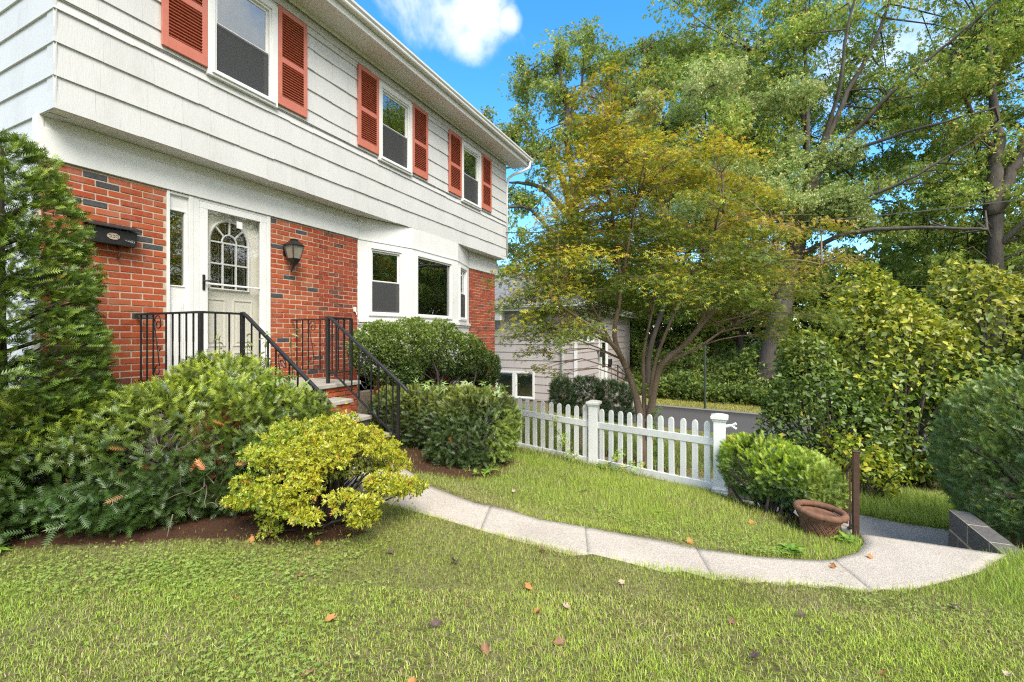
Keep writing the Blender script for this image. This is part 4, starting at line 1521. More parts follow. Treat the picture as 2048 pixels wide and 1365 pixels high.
for zz, rr_ in ((.187, .163), (.176, .158)):
    b.tube([tilt @ Vector((rr_ * math.cos(2 * PI * k / 48), rr_ * math.sin(2 * PI * k / 48), zz)) for k in range(49)], .009, 6, cap=False)
b.build("rim", M['terracotta'], pot, smooth=True)
b = MB()
b.lathe([(.0, .135), (.06, .138), (.12, .13), (.133, .12)], (0, 0, 0), 24)
b.v = [tuple(tilt @ Vector(p)) for p in b.v]
b.build("soil", M['soil'], pot)
b = MB()
rr = np.random.default_rng(2)
for k in range(90):
    a, d_ = rr.uniform(0, 6.28), .12 * math.sqrt(rr.uniform(0, 1))
    p = tilt @ Vector((d_ * math.cos(a), d_ * math.sin(a), .137))
    q = p + Vector((rr.normal() * .02, rr.normal() * .02, abs(rr.normal()) * .012))
    b.tube([p, q], .0014, 3)
tag(b.build("dry_stems", M['board'], pot), kind="stuff")

br = thing("garden_railing", "rusty brown iron railing beside the terracotta pot", "railing", (.955, 4.84, -.2))
b = MB(); b.box(.932, .978, 4.815, 4.861, -.24, .50).box(.928, .982, 4.811, 4.865, .50, .515); b.build("post", M['brown_metal'], br, bevel=.004)
b = MB(); b.box(.932, .978, 5.92, 5.966, -1.0, -.05).build("post", M['brown_metal'], br, bevel=.004)
MB().bar((.955, 4.86, .43), (.955, 5.92, -.12), .03, .03).build("handrail", M['brown_metal'], br)
MB().bar((.955, 4.86, -.13), (.955, 5.92, -.68), .025, .02).build("bottom_rail", M['brown_metal'], br)
for k in range(9):
    y = 4.95 + k * .11
    MB().box(.948, .962, y - .007, y + .007, -.13 - .52 * (y - 4.86), .43 - .52 * (y - 4.86)).build("baluster", M['brown_metal'], br)
tag(MB().lathe([(0, .09), (.06, .085), (.11, .05), (.13, .0), (.12, -.06)], (.82, 1.62, -.06), 9, 1.4, .9).build("stepping_stone", M['block_cap'], off=(.82, 1.62, -.05), bevel=.006), "pale rough stone at the near lawn edge, bottom right corner of the photo", "stone")

# green street pole and wires
gpole = tag(MB().tube([(-.97, 19.45, -1.6), (-.97, 19.45, 1.25)], .045, 10).build("street_pole", M['green_paint'], off=(-.97, 19.45, -1.4)), "slim dark green pole standing on the grass verge across the road", "pole")


def wire(name, label, p, q, sag, rr_=.009):
    p, q = Vector(p), Vector(q)
    pts = [p.lerp(q, k / 40) - Vector((0, 0, sag * 4 * (k / 40) * (1 - k / 40))) for k in range(41)]
    tag(MB().tube(pts, rr_, 5).build(name, M['cable'], off=p), label, "cable")


wire("overhead_cable", "thick grey service cable running from the white house to the street", (-5.66, 11.36, 4.35), (14.5, 22.9, 6.95), .55, .013)
wire("overhead_cable", "upper thin wire low behind the yellowing shrubs", (2.0, 17.5, 3.1), (22, 22.0, 3.6), .25, .006)
wire("overhead_cable", "lower thin wire just under another behind the yellowing shrubs", (2.0, 17.5, 2.95), (22, 22.0, 3.42), .25, .006)
tag(MB().box(BX + .0, BX + .05, 11.3, 11.34, 3.4, 3.5).tube([(BX + .03, 11.33, 3.45), (BX + .03, 11.45, 3.4), (BX + .05, 11.5, 3.3)], .01, 6).build("cable_bracket", M['gutter'], off=(BX, 11.32, 3.45)), "small metal cable bracket at the far corner under the jetty", "bracket")

# ------------------------------------------------------------------ planting
LEAF_GAIN = np.array([1.85, 1.78, 1.5])
FAR_GAIN = np.array([3.5, 3.5, 3.0])
def mound(ells, n, seed, inward=.08, lump=.07, lf=5.0, zmin=None, gaps=0.0, gf=6.0):
    """points and outward normals near the surface of a union of ellipsoids"""
    rg = np.random.default_rng(seed)
    E = np.asarray(ells, float)
    c, R = E[:, :3], E[:, 3:6]
    area = (R[:, 0] * R[:, 1] + R[:, 0] * R[:, 2] + R[:, 1] * R[:, 2])
    out_p, out_n, got = [], [], 0
    while got < n:
        k = rg.choice(len(E), n * 2, p=area / area.sum())
        u = unit(rg.normal(size=(n * 2, 3)))
        nn = unit(u / R[k])
        keep = rg.uniform(0, 1, n * 2) < (R[k].prod(1) ** (2 / 3)) * np.linalg.norm(u / R[k], axis=1) / np.sqrt(area[k] / 3) / 1.6
        p0 = c[k] + u * R[k]
        p = p0 + nn * (lump * snoise(p0, lf, seed)[:, None]) - nn * rg.exponential(inward, (n * 2, 1))
        for j in range(len(E)):
            q = (p - c[j]) / R[j]
            keep &= ~((np.sum(q * q, 1) < .80) & (k != j))
        if zmin is not None:
            keep &= p[:, 2] > ground(p[:, 0], p[:, 1]) + zmin
        if gaps:
            keep &= snoise(p, gf, seed + 9) > -1 + gaps + .25 * rg.normal(size=len(p))
        out_p.append(p[keep]); out_n.append(nn[keep]); got += keep.sum()
    return np.concatenate(out_p)[:n], np.concatenate(out_n)[:n]


def plant(name, label, cat, base, group=None):
    return thing(name, label, cat, base, group)


def foliage(name, parent, parts, m, kind=None):
    V, F, C = join(parts)
    C = np.clip(C * (LEAF_GAIN if m is not M['l_far'] else FAR_GAIN), 0, .62)
    me = np_mesh(name, V, F, m, C, off=wpos(parent))
    return put(name, me, None, parent, wpos(parent))


def sprigs(P, Nn, seed, ln, cols, a_n=.7, a_up=.35, a_r=.6, T=T_SPRIG, down=0.0, cvar=.12):
    rg = np.random.default_rng(seed)
    n = len(P)
    X = Nn * a_n + np.array([0, 0, 1.0]) * a_up + rg.normal(size=(n, 3)) * a_r
    X[:, 2] -= down
    up = Nn + np.array([0, 0, .6]) + rg.normal(size=(n, 3)) * .35
    return stamp(T, P - unit(X) * (ln * .45), X, up, rg.uniform(.7, 1.25, n) * ln, cols, cvar, rg, (.7, 1.45))


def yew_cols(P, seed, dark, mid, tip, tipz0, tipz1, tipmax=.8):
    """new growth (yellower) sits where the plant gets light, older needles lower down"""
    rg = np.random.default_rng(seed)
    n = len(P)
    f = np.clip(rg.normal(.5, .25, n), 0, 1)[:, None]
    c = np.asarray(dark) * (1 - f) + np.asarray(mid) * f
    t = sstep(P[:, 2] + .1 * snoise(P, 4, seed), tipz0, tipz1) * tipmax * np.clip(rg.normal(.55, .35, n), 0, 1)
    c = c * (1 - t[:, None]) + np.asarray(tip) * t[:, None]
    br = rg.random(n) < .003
    c[br] = (.15, .075, .03)
    return c


def stems(name, parent, base, tips, m, r0=.02, seed=0, spread=.05, n=6):
    rg = np.random.default_rng(seed)
    b = MB()
    for t in tips:
        p = Vector(base) + Vector((rg.normal() * spread, rg.normal() * spread, -.05))
        t = Vector(t)
        mid = p.lerp(t, .5) + Vector((rg.normal() * .05, rg.normal() * .05, (t.z - p.z) * .12))
        pts = [p, p.lerp(mid, .5), mid, mid.lerp(t, .5) + Vector((rg.normal() * .02, rg.normal() * .02, .01)), t]
        b.tube(pts, [r0, r0 * .85, r0 * .65, r0 * .45, r0 * .2], n)
    return b.build(name, m, parent, smooth=True)


def leaf_on(P, Nn, seed, ln, cols, T=T_LEAF, flat=.5, rnd=.7, cvar=.15, droop=.2):
    rg = np.random.default_rng(seed)
    n = len(P)
    X = Nn * .6 + rg.normal(size=(n, 3)) * rnd
    X[:, 2] -= droop
    up = Nn * (1 - flat) + np.array([0, 0, 1.0]) * flat + rg.normal(size=(n, 3)) * .35
    return stamp(T, P, X, up, rg.uniform(.5, 1.35, n) * ln, cols, cvar, rg)


# --- spreading yew in the front bed
py = plant("yew_bush", "broad spreading yew on the mulch bed, hiding the left side of the steps", "bush", (-4.2, 2.2, .06))
E1 = [(-4.35, 2.35, .45, .72, .75, .72), (-4.95, 1.7, .35, .8, .7, .78), (-3.85, 2.65, .42, .52, .58, .64), (-4.5, 2.75, .72, .6, .5, .55), (-3.66, 2.98, .5, .42, .3, .52), (-4.6, 1.75, .3, .6, .5, .55)]
P, Nn = mound(E1, 12500, 21, .085, .11, 4.6, .02, .62, 6)
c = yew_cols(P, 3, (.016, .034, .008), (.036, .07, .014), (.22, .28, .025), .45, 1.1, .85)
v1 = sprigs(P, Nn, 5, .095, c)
# low arms reaching over the mulch
rg = np.random.default_rng(31)
Pl = np.stack([rg.uniform(-4.55, -3.75, 900), np.zeros(900), rg.uniform(.1, .38, 900)], 1)
Pl[:, 1] = 1.42 + (Pl[:, 0] + 4.55) * .62 + rg.normal(size=900) * .13
Pl[:, 2] += .04
Nl = np.tile(np.array([.5, -.75, .1]), (900, 1))
v2 = sprigs(Pl, Nl, 6, .10, yew_cols(Pl, 4, (.018, .04, .010), (.036, .075, .016), (.1, .15, .03), .5, 1), .9, .0, .5)
foliage("foliage", py, [v1, v2], M['l_yew'])
tips = [P[i] for i in range(0, 400, 12)]
stems("stems", py, (-4.3, 2.3, .05), tips, M['bark_dark'], .022, 1, .12)
b = MB()
rg = np.random.default_rng(12)
for k in range(95):                      # bare dead twigs at the hollow corner
    p = Vector((-3.82 + rg.normal() * .17, 2.28 + rg.normal() * .13, rg.uniform(.18, .75)))
    d = Vector((.45 + rg.normal() * .3, -.35 + rg.normal() * .3, .3 + rg.normal() * .5))
    pts = [p]
    for j in range(4):
        d = d + Vector((rg.normal() * .3, rg.normal() * .3, rg.normal() * .3))
        pts.append(pts[-1] + d.normalized() * rg.uniform(.03, .08))
    b.tube(pts, [.0045, .004, .0032, .0025, .0015], 4)
tag(b.build("dead_twigs", M['twig'], py), kind="stuff")
Pb = np.stack([-3.74 + rg.normal(size=26) * .14, 2.2 + rg.normal(size=26) * .1, rg.uniform(.3, .85, 26)], 1)
foliage("brown_sprays", py, [sprigs(Pb, np.tile([.5, -.6, .2], (26, 1)), 3, .1, np.tile([.34, .11, .04], (26, 1)))], M['l_yew'])
# a vine with pale lobed leaves lying over the yew by the rail
vn = plant("vine", "pale green vine trailing over the yew top beside the handrail", "vine", (-4.1, 2.95, 1.1))
Pv = np.stack([rg.uniform(-4.35, -3.7, 70), rg.uniform(2.75, 3.15, 70), np.zeros(70)], 1)
Pv[:, 2] = 1.16 - .5 * (Pv[:, 0] + 4.3) ** 2 + rg.normal(size=70) * .03
foliage("leaves", vn, [leaf_on(Pv, np.tile([.4, -.4, .8], (70, 1)), 8, .085, pick(rg, 70, [(.13, .22, .05), (.17, .26, .06), (.36, .34, .06), (.2, .28, .12)], [.4, .3, .1, .2]), T_PALM, .6, .8)], M['l_leaf'])
sd_ = plant("seedling", "thin weedy shoots poking above the yew in front of the cream door", "plant", (-4.45, 3.0, 1.2))
b = MB(); Ps = []
for (x, y) in ((-4.5, 2.8), (-4.42, 3.03), (-4.35, 3.18), (-4.05, 3.25)):
    top = Vector((x, y, 1.5 + rg.uniform(-.03, .06)))
    b.tube([(x + .02, y, 1.05), (x, y, 1.25), top], [.004, .003, .0015], 5)
    for k in range(11):
        Ps.append((x + rg.normal() * .008, y + rg.normal() * .008, 1.2 + .035 * k * (top.z - 1.2) / .3))
b.build("stems", M['l_leaf'] if False else M['green_paint'], sd_)
Ps = np.array(Ps)
foliage("leaves", sd_, [leaf_on(Ps, unit(rg.normal(size=(len(Ps), 3)) * [1, 1, .1]), 4, .07, np.tile([.16, .2, .06], (len(Ps), 1)), t_leaf(.25), .3, .4)], M['l_leaf'])

# --- tall conical yew at the house corner
cy_ = plant("yew_tree", "tall cone shaped dark yew at the brick corner of the house", "tree", (-5.05, 1.5, .1))
rg = np.random.default_rng(77)
n = 19500
z = .2 + 2.86 * (1 - (1 - rg.uniform(0, 1, n)) ** .72)
a = rg.uniform(0, 2 * PI, n)
prof = np.interp(z, [.1, .5, 1.2, 1.7, 2.2, 2.6, 2.9, 3.05], [.60, .70, .69, .62, .54, .44, .32, .12])
lump = 1 + .16 * snoise(np.stack([np.cos(a) * 2, np.sin(a) * 2, z * 2.6], 1), 2.4, 5) + .07 * np.sin(z * 13 + 2 * np.sin(a * 2))
rr_ = prof * lump * (1 - np.minimum(rg.exponential(.13, n), .9))
P = np.stack([-5.12 + rr_ * np.cos(a), 1.48 + rr_ * np.sin(a), z], 1)
Nn = unit(np.stack([np.cos(a), np.sin(a), np.full(n, .35)], 1))
keep = (snoise(P, 5.5, 3) > -.62 + .2 * rg.normal(size=n)) & (np.sin(P[:, 2] * 17 + 3 * snoise(P, 2.2, 8)) > -.9) & (P[:, 0] > -5.9)
P, Nn = P[keep], Nn[keep]
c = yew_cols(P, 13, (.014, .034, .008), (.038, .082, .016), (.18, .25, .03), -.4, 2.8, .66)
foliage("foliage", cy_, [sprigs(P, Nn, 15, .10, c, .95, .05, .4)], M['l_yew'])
b = MB()
b.tube([(-5.1, 1.5, 0), (-5.12, 1.48, 1.5), (-5.1, 1.5, 2.95)], [.07, .05, .01], 8)
for k in range(70):
    zz = rg.uniform(.3, 2.6); aa = rg.uniform(0, 6.28); R_ = np.interp(zz, [.1, 1.2, 2.2, 2.9], [.6, .7, .48, .15])
    b.tube([(-5.11, 1.49, zz - .15), (-5.11 + R_ * .5 * math.cos(aa), 1.49 + R_ * .5 * math.sin(aa), zz - .02), (-5.11 + R_ * math.cos(aa), 1.49 + R_ * math.sin(aa), zz + .1)], [.018, .012, .004], 5)
b.build("trunk", M['bark_dark'], cy_, smooth=True)

# --- yellow green azalea
az = plant("azalea", "low yellow green azalea in front of the spreading yew and steps", "bush", (-2.86, 2.6, .03))
rg = np.random.default_rng(5)
pads = []
for k in range(125):
    a = rg.uniform(0, 2 * PI); q = math.sqrt(rg.uniform(0, 1))
    zz = .755 - .36 * q ** 2.2 + rg.normal() * .03 - (.09 if q > .8 else 0) * rg.uniform(0, 1.6)
    pads.append((-2.93 + .66 * q * math.cos(a) * 1.08, 2.66 + .60 * q * math.sin(a), zz, rg.uniform(.08, .14), rg.uniform(.08, .14), rg.uniform(.03, .055)))
pads += [(-3.02, 2.28, .20, .12, .1, .05), (-2.98, 2.22, .11, .09, .07, .03), (-3.15, 2.3, .3, .16, .12, .06), (-2.35, 2.75, .36, .2, .16, .05), (-2.3, 2.95, .3, .15, .12, .04), (-3.45, 2.45, .55, .12, .1, .05)]
P, Nn = mound(pads, 15500, 6, .028, .02, 14)
cc = pick(rg, len(P), [(.40, .37, .03), (.34, .34, .03), (.27, .29, .03), (.18, .22, .03), (.46, .38, .05), (.36, .14, .03)], [.3, .27, .2, .1, .11, .02])
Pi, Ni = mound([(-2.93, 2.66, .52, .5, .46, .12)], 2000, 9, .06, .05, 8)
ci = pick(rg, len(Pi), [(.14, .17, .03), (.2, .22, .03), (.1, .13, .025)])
pt = (snoise(P, 5.5, 44)[:, None] + .5 * rg.normal(size=(len(P), 1))) > .35
cc = np.where(pt, cc * np.array([.62, .82, .9]), cc)
foliage("foliage", az, [leaf_on(P, Nn, 3, .034, cc, T_ROSETTE, .65, .6, .2, .0), leaf_on(Pi, Ni, 4, .034, ci, T_ROSETTE, .5, .7, .2)], M['l_box'])
stems("stems", az, (-2.86, 2.6, .02), [(p[0], p[1], p[2] - .02) for p in pads], M['bark_dark'], .012, 4, .035, 5)

# --- trimmed yew right of the steps
ty = plant("yew_bush", "trimmed boxy yew with browned patches, right of the steps before the fence", "bush", (-3.0, 4.9, .02))
E4 = [(-2.86, 4.78, .40, .44, .46, .44), (-3.25, 4.98, .42, .5, .42, .44), (-2.74, 5.02, .38, .40, .45, .44), (-3.75, 5.0, .40, .5, .40, .42), (-4.2, 4.98, .36, .42, .3, .42), (-2.62, 4.75, .3, .28, .34, .4), (-2.9, 4.5, .2, .35, .3, .3)]
P, Nn = mound(E4, 9000, 41, .07, .045, 6, .02, .35, 7)
c = yew_cols(P, 5, (.016, .034, .012), (.042, .07, .018), (.2, .22, .035), .45, .95, .8)
rg = np.random.default_rng(6)
bz = (snoise(P, 3.5, 77) > .55) & (rg.random(len(P)) < .35) & (P[:, 0] < -2.7)
c[bz] = pick(rg, int(bz.sum()), [(.28, .13, .05), (.24, .15, .06), (.32, .12, .04)])
rt = P[:, 0] > -2.45
c[rt] = c[rt] * .5 + np.array([.15, .21, .03]) * .5
foliage("foliage", ty, [sprigs(P, Nn, 7, .088, c, .8, .3, .55)], M['l_yew'])
stems("stems", ty, (-3.0, 4.9, 0), [P[i] for i in range(0, 300, 10)], M['bark_dark'], .02, 3, .2)
iv = plant("ivy", "pale ivy leaves scattered over the top of the trimmed yew", "ivy", (-3.0, 5.0, .9))
Pv = np.stack([rg.uniform(-3.9, -2.4, 46), np.zeros(46), np.zeros(46)], 1)
Pv[:, 1] = 4.95 + .18 * rg.normal(size=46) - .12 * (Pv[:, 0] + 3)
Pv[:, 2] = .845 + rg.normal(size=46) * .03
foliage("leaves", iv, [leaf_on(Pv, np.tile([.3, -.5, .8], (46, 1)), 8, .10, pick(rg, 46, [(.25, .34, .17), (.2, .3, .1), (.14, .24, .05)]), T_PALM, .5, .8)], M['l_leaf'])

# --- holly under the bay window
hb = plant("holly_bush", "glossy green holly bush under the white bay window", "bush", (-5.05, 7.0, .1))
E5 = [(-5.1, 5.75, 1.3, .38, .55, .45), (-5.05, 6.5, 1.36, .42, .6, .43), (-5.05, 7.3, 1.25, .44, .65, .48), (-5.0, 8.1, 1.05, .45, .6, .5), (-4.98, 8.8, .8, .40, .5, .42), (-5.0, 6.0, .85, .32, .5, .3), (-4.98, 9.1, .62, .3, .3, .25)]
P, Nn = mound(E5, 15000, 51, .09, .07, 5, .1, .45, 6)
rg = np.random.default_rng(9)
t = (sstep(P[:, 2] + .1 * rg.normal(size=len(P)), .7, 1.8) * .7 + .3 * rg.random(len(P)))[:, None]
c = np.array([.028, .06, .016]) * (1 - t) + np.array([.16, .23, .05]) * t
foliage("foliage", hb, [leaf_on(P, Nn, 3, .062, c, T_ROSETTE, .4, .9, .25, .0)], M['l_box'])
stems("stems", hb, (-5.1, 7.2, .1), [P[i] for i in range(0, 260, 5)], M['bark_dark'], .028, 5, .35)

# --- bright yew by the pot
by = plant("yew_bush", "bright green clipped yew between the fence post and the terracotta pot", "bush", (.43, 5.25, -.25))
E6 = [(.26, 5.3, .17, .36, .38, .31), (.56, 5.24, .11, .36, .34, .28), (.78, 5.26, .05, .22, .26, .24), (.12, 5.35, .17, .24, .3, .29), (.45, 5.35, -.05, .2, .2, .2)]
P, Nn = mound(E6, 5600, 61, .05, .035, 7, .04, .35, 8)
c = yew_cols(P, 6, (.02, .045, .013), (.06, .11, .02), (.26, .37, .025), -.0, .42, 1.0)
rg = np.random.default_rng(4)
sel = P[:, 0] > .6
c[sel] = c[sel] * .5 + np.array([.24, .3, .06]) * .5
foliage("foliage", by, [sprigs(P, Nn, 8, .075, c, .7, .5, .5)], M['l_yew'])
stems("stems", by, (.4, 5.2, -.25), [P[i] for i in range(0, 240, 9)], M['bark_dark'], .016, 5, .12)

# --- big dark yew on the right
ry = plant("yew_bush", "large rounded dark yew above the grey block retaining wall", "bush", (3.1, 6.3, -.3))
E7 = [(3.0, 6.45, .25, 1.02, .98, .98), (3.5, 6.1, .3, 1.1, 1.0, 1.05), (2.55, 6.2, .1, .6, .6, .7), (3.0, 5.7, .2, .7, .6, .75), (2.65, 5.75, -.02, .5, .42, .36)]
P, Nn = mound(E7, 11500, 71, .06, .05, 4.5, .03, .22, 7)
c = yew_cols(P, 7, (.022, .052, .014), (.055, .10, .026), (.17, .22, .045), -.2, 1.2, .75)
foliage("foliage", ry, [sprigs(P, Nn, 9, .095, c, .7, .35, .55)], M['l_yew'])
stems("stems", ry, (3.1, 6.3, -.3), [P[i] for i in range(0, 300, 9)], M['bark_dark'], .03, 5, .2)

# --- tall loose shrubs beyond the sunken drive
def loose_shrub(label, base, ells, n, seed, cols, p, ln, T=t_diamond(.62, .12), gaps=.55):
    t = plant("tall_shrub", label, "shrub", base)
    P, Nn = mound(ells, n, seed, .2, .16, 3.0, .15, gaps, 3.4)
    rg = np.random.default_rng(seed)
    c = pick(rg, n, cols, p)
    # yellowing comes in patches on the sunny top
    yl = np.clip(.5 * snoise(P, 2.2, seed + 2) + sstep(P[:, 2], .3, 2.2), 0, 1) * rg.random(n)
    c = c * (1 - yl[:, None] * .6) + np.array(cols[-1]) * yl[:, None] * .6
    foliage("foliage", t, [leaf_on(P, Nn, seed, ln, c, T, .45, .8, .2, .35)], M['l_leaf'])
    stems("stems", t, base, [P[i] for i in range(0, 240, 5 if n > 2000 else 14)], M['bark'], .03 if n > 2000 else .011, seed, .18 if n > 2000 else .08)
    return t


GR = [(.035, .075, .018), (.06, .115, .022), (.10, .17, .03), (.26, .28, .03)]
loose_shrub("dark green leafy shrub left of the yellowing shrub, over the driveway", (1.35, 9.0, -.9), [(1.15, 8.9, .3, .62, .7, .85), (1.5, 9.0, .0, .7, .7, .8), (1.1, 9.3, 1.05, .55, .6, .6), (.85, 8.6, -.15, .45, .5, .5), (1.75, 8.7, -.25, .55, .5, .55)], 7500, 81, GR, [.5, .3, .17, .03], .085)
loose_shrub("tall shrub with yellow leaves, middle of the hedge beyond the driveway", (2.55, 9.9, -.9), [(2.3, 9.8, 1.55, .75, .7, .85), (2.75, 10.0, 1.0, .9, .8, .9), (2.2, 9.6, .6, .8, .7, .8), (2.5, 9.7, -.1, .8, .7, .8), (2.15, 10.1, 2.3, .4, .4, .45), (3.0, 9.6, .4, .7, .6, .8)], 10500, 82, [(.045, .09, .018), (.08, .14, .025), (.14, .21, .03), (.42, .36, .03)], [.25, .3, .3, .15], .10)
loose_shrub("tall bright green shrub rising behind the large dark yew", (4.2, 11.0, -.9), [(3.9, 10.8, 1.6, .9, .8, .95), (4.5, 11, 1.3, 1.0, .9, 1.1), (3.6, 10.5, .8, .8, .7, .9), (4.4, 10.6, .3, 1.0, .8, .9), (4.0, 11, 2.2, .7, .6, .6)], 10500, 83, [(.04, .085, .02), (.075, .14, .028), (.13, .19, .035), (.4, .33, .03)], [.3, .35, .25, .1], .10)
loose_shrub("dense green shrub right at the edge behind the large dark yew", (5.6, 10.6, -.9), [(5.2, 10.4, 1.5, .8, .8, .95), (5.9, 10.4, 1.2, 1.0, .9, 1.2), (5.3, 9.9, .5, .9, .8, 1.0), (6.4, 10.3, .9, .9, .9, 1.2)], 8500, 84, [(.035, .075, .022), (.065, .12, .03), (.10, .15, .035), (.3, .28, .03)], [.4, .35, .2, .05], .10)
loose_shrub("low sapling with yellow green leaves beside the grass bank", (1.75, 8.35, -.9), [(1.75, 8.3, -.35, .34, .3, .3), (2.0, 8.3, -.5, .3, .25, .25), (1.55, 8.35, -.1, .3, .25, .25)], 950, 85, [(.14, .22, .03), (.22, .28, .03), (.32, .33, .03), (.4, .36, .03)], [.3, .3, .25, .15], .085)

# --- the neighbour's dark clipped evergreens
for lab, (x, y), el, sd in (("narrow dark evergreen by the grey corner downspout next door", (-5.0, 14.4), [(-5.05, 14.3, -.35, .36, .36, .5), (-5.02, 14.3, -.75, .42, .42, .5), (-5.0, 14.3, -1.1, .5, .48, .4)], 91),
                            ("dark clipped hedge section in the middle, below the white window next door", (-4.3, 14.9), [(-4.55, 14.8, -.35, .36, .4, .5), (-4.2, 14.8, -.35, .4, .4, .5), (-4.3, 14.8, -.9, .62, .45, .5)], 92),
                            ("dark clipped hedge section nearest the maple trunk", (-3.5, 14.8), [(-3.6, 14.8, -.4, .4, .4, .48), (-3.25, 14.7, -.45, .4, .4, .48), (-3.4, 14.7, -.95, .6, .45, .5)], 93)):
    t = plant("evergreen_hedge", lab, "hedge", (x, y, -1.35), "dark evergreens before the neighbouring house")
    P, Nn = mound(el, 1900, sd, .06, .05, 4, .02, .2, 5)
    foliage("foliage", t, [sprigs(P, Nn, sd, .17, yew_cols(P, sd, (.007, .017, .007), (.015, .032, .01), (.035, .05, .015), -.6, .4, .5), .8, .4, .5, T_SPRIG_LO)], M['l_yew'])

# ------------------------------------------------------------------ the japanese maple
def limb_mesh(b, pts, r0, r1, n=8, wob=.0, rg=None):
    pts = [Vector(p) for p in pts]
    # catmull-rom
    out = []
    for i in range(len(pts) - 1):
        p0, p1, p2, p3 = pts[max(i - 1, 0)], pts[i], pts[i + 1], pts[min(i + 2, len(pts) - 1)]
        for k in range(5):
            t = k / 5
            out.append(.5 * ((2 * p1) + (p2 - p0) * t + (2 * p0 - 5 * p1 + 4 * p2 - p3) * t * t + (3 * p1 - p0 - 3 * p2 + p3) * t ** 3))
    out.append(pts[-1])
    if wob and rg is not None:
        out = [out[0]] + [p + Vector(rg.normal(size=3)) * wob for p in out[1:-1]] + [out[-1]]
    m_ = len(out) - 1
    b.tube(out, [r0 + (r1 - r0) * (k / m_) for k in range(m_ + 1)], n)
    return out


VR = np.array([.9016, .4326])             # a level direction across the crown
VD = np.array([-.4326, .9016])
jm = plant("maple_tree", "japanese maple turning orange and gold, growing just behind the picket fence", "tree", (-1.14, 6.83, -.33))
rg = np.random.default_rng(101)
b = MB()
nodes = []
nodes += limb_mesh(b, [(-1.13, 6.83, -.45), (-1.17, 6.82, -.1), (-1.2, 6.8, .25), (-1.26, 6.78, .62), (-1.40, 6.70, 1.08), (-1.5, 6.33, 1.38), (-1.69, 5.95, 1.62), (-2.0, 5.5, 1.9)], .078, .014, 10)
nodes += limb_mesh(b, [(-1.09, 6.84, -.45), (-1.1, 6.84, -.05), (-1.06, 6.83, .42), (-.93, 6.82, 1.05), (-.6, 6.87, 1.38), (-.28, 6.91, 1.79), (.21, 7.03, 2.47), (.5, 7.1, 3.0)], .072, .012, 10)
nodes += limb_mesh(b, [(-1.38, 6.7, 1.02), (-1.56, 6.72, 1.5), (-1.5, 6.87, 2.19), (-1.57, 6.85, 2.93), (-1.66, 6.69, 4.0), (-1.6, 6.65, 4.7)], .042, .008, 8)
nodes += limb_mesh(b, [(-1.15, 6.84, .3), (-1.18, 6.95, .8), (-1.2, 7.12, 1.3), (-1.1, 7.5, 2.07), (-.95, 7.8, 3.1)], .036, .008, 8)
nodes += limb_mesh(b, [(-.82, 6.86, 1.15), (-.5, 7.3, 1.3), (-.1, 7.8, 1.6), (.6, 8.4, 2.05)], .030, .008, 8)
nodes += limb_mesh(b, [(-1.08, 6.82, .6), (-.98, 6.68, 1.1), (-.76, 6.45, 1.65), (-.4, 6.3, 2.4), (-.1, 6.2, 3.0)], .030, .008, 8)
nodes += limb_mesh(b, [(-1.5, 6.87, 2.19), (-1.35, 6.6, 2.7), (-1.2, 6.5, 3.4)], .026, .008, 6)
nodes += limb_mesh(b, [(-1.35, 6.72, .95), (-1.7, 6.9, 1.5), (-2.1, 7.0, 2.2), (-2.4, 6.9, 2.7)], .024, .007, 6)
nodes += limb_mesh(b, [(-.45, 6.9, 1.6), (-.1, 6.6, 2.1), (.5, 6.4, 2.4), (.95, 6.5, 2.35)], .02, .006, 6)
nodes = [n_ for n_ in nodes if n_.z > .8]
NA = np.array([tuple(n_) for n_ in nodes])
# pads of foliage: (across, depth, height)
hh = np.array([1.45, 1.75, 2.0, 2.4, 2.9, 3.25, 3.7, 4.1, 4.5, 4.9, 5.35])
xl = np.array([-1.75, -1.95, -2.0, -2.0, -1.85, -1.65, -1.4, -1.25, -1.15, -1.0, -.85])
xr = np.array([2.5, 2.5, 2.2, 2.4, 2.35, 1.8, 1.3, .8, .4, .1, -.3])
pads = []
tries = 0
while len(pads) < 185 and tries < 20000:
    tries += 1
    h = 1.5 + 3.85 * rg.uniform(0, 1) ** .85
    u = rg.uniform(-2.1, 2.6)
    lo_, hi_ = np.interp(h, hh, xl), np.interp(h, hh, xr)
    if not (lo_ + .25 < u < hi_ - .25) and not (h > 4.7 and lo_ < u < hi_): continue
    mid = (lo_ + hi_) / 2; half = (hi_ - lo_) / 2 + .05
    e = abs(u - mid) / half
    dmax = 1.75 * math.sqrt(max(0.02, 1 - e * e)) * (1 if h < 3.6 else max(.25, 1 - (h - 3.6) / 2.2))
    d = rg.uniform(-dmax, dmax)
    core = max(e, abs(d) / 1.75)
    if h < 2.1 and core < .55: continue                        # open under the crown
    if h < 1.85 and -.8 < u < 1.3: continue
    s_ = rg.uniform(.30, .5) * (1 if h < 4.3 else .72)
    ok = True
    for q in pads:
        if abs(q[0] - u) < .25 and abs(q[1] - d) < .33 and abs(q[2] - h) < .16:
            ok = False; break
    if ok: pads.append((u, d, h, s_, core))
pads += [(-.75, 0, 5.15, .28, 1), (-.85, .2, 4.9, .34, 1), (-.45, -.1, 4.75, .34, 1), (-.95, -.1, 4.55, .38, 1), (-.3, .2, 4.4, .38, 1), (-.65, -.3, 4.45, .4, 1), (-1.15, .1, 4.2, .4, 1), (-.1, -.2, 4.1, .42, 1), (.35, .1, 4.1, .36, 1), (-.6, .1, 4.05, .45, 1), (-1.2, -.2, 3.8, .42, 1), (.6, -.1, 3.75, .42, 1), (-.2, -.4, 3.7, .45, 1)]
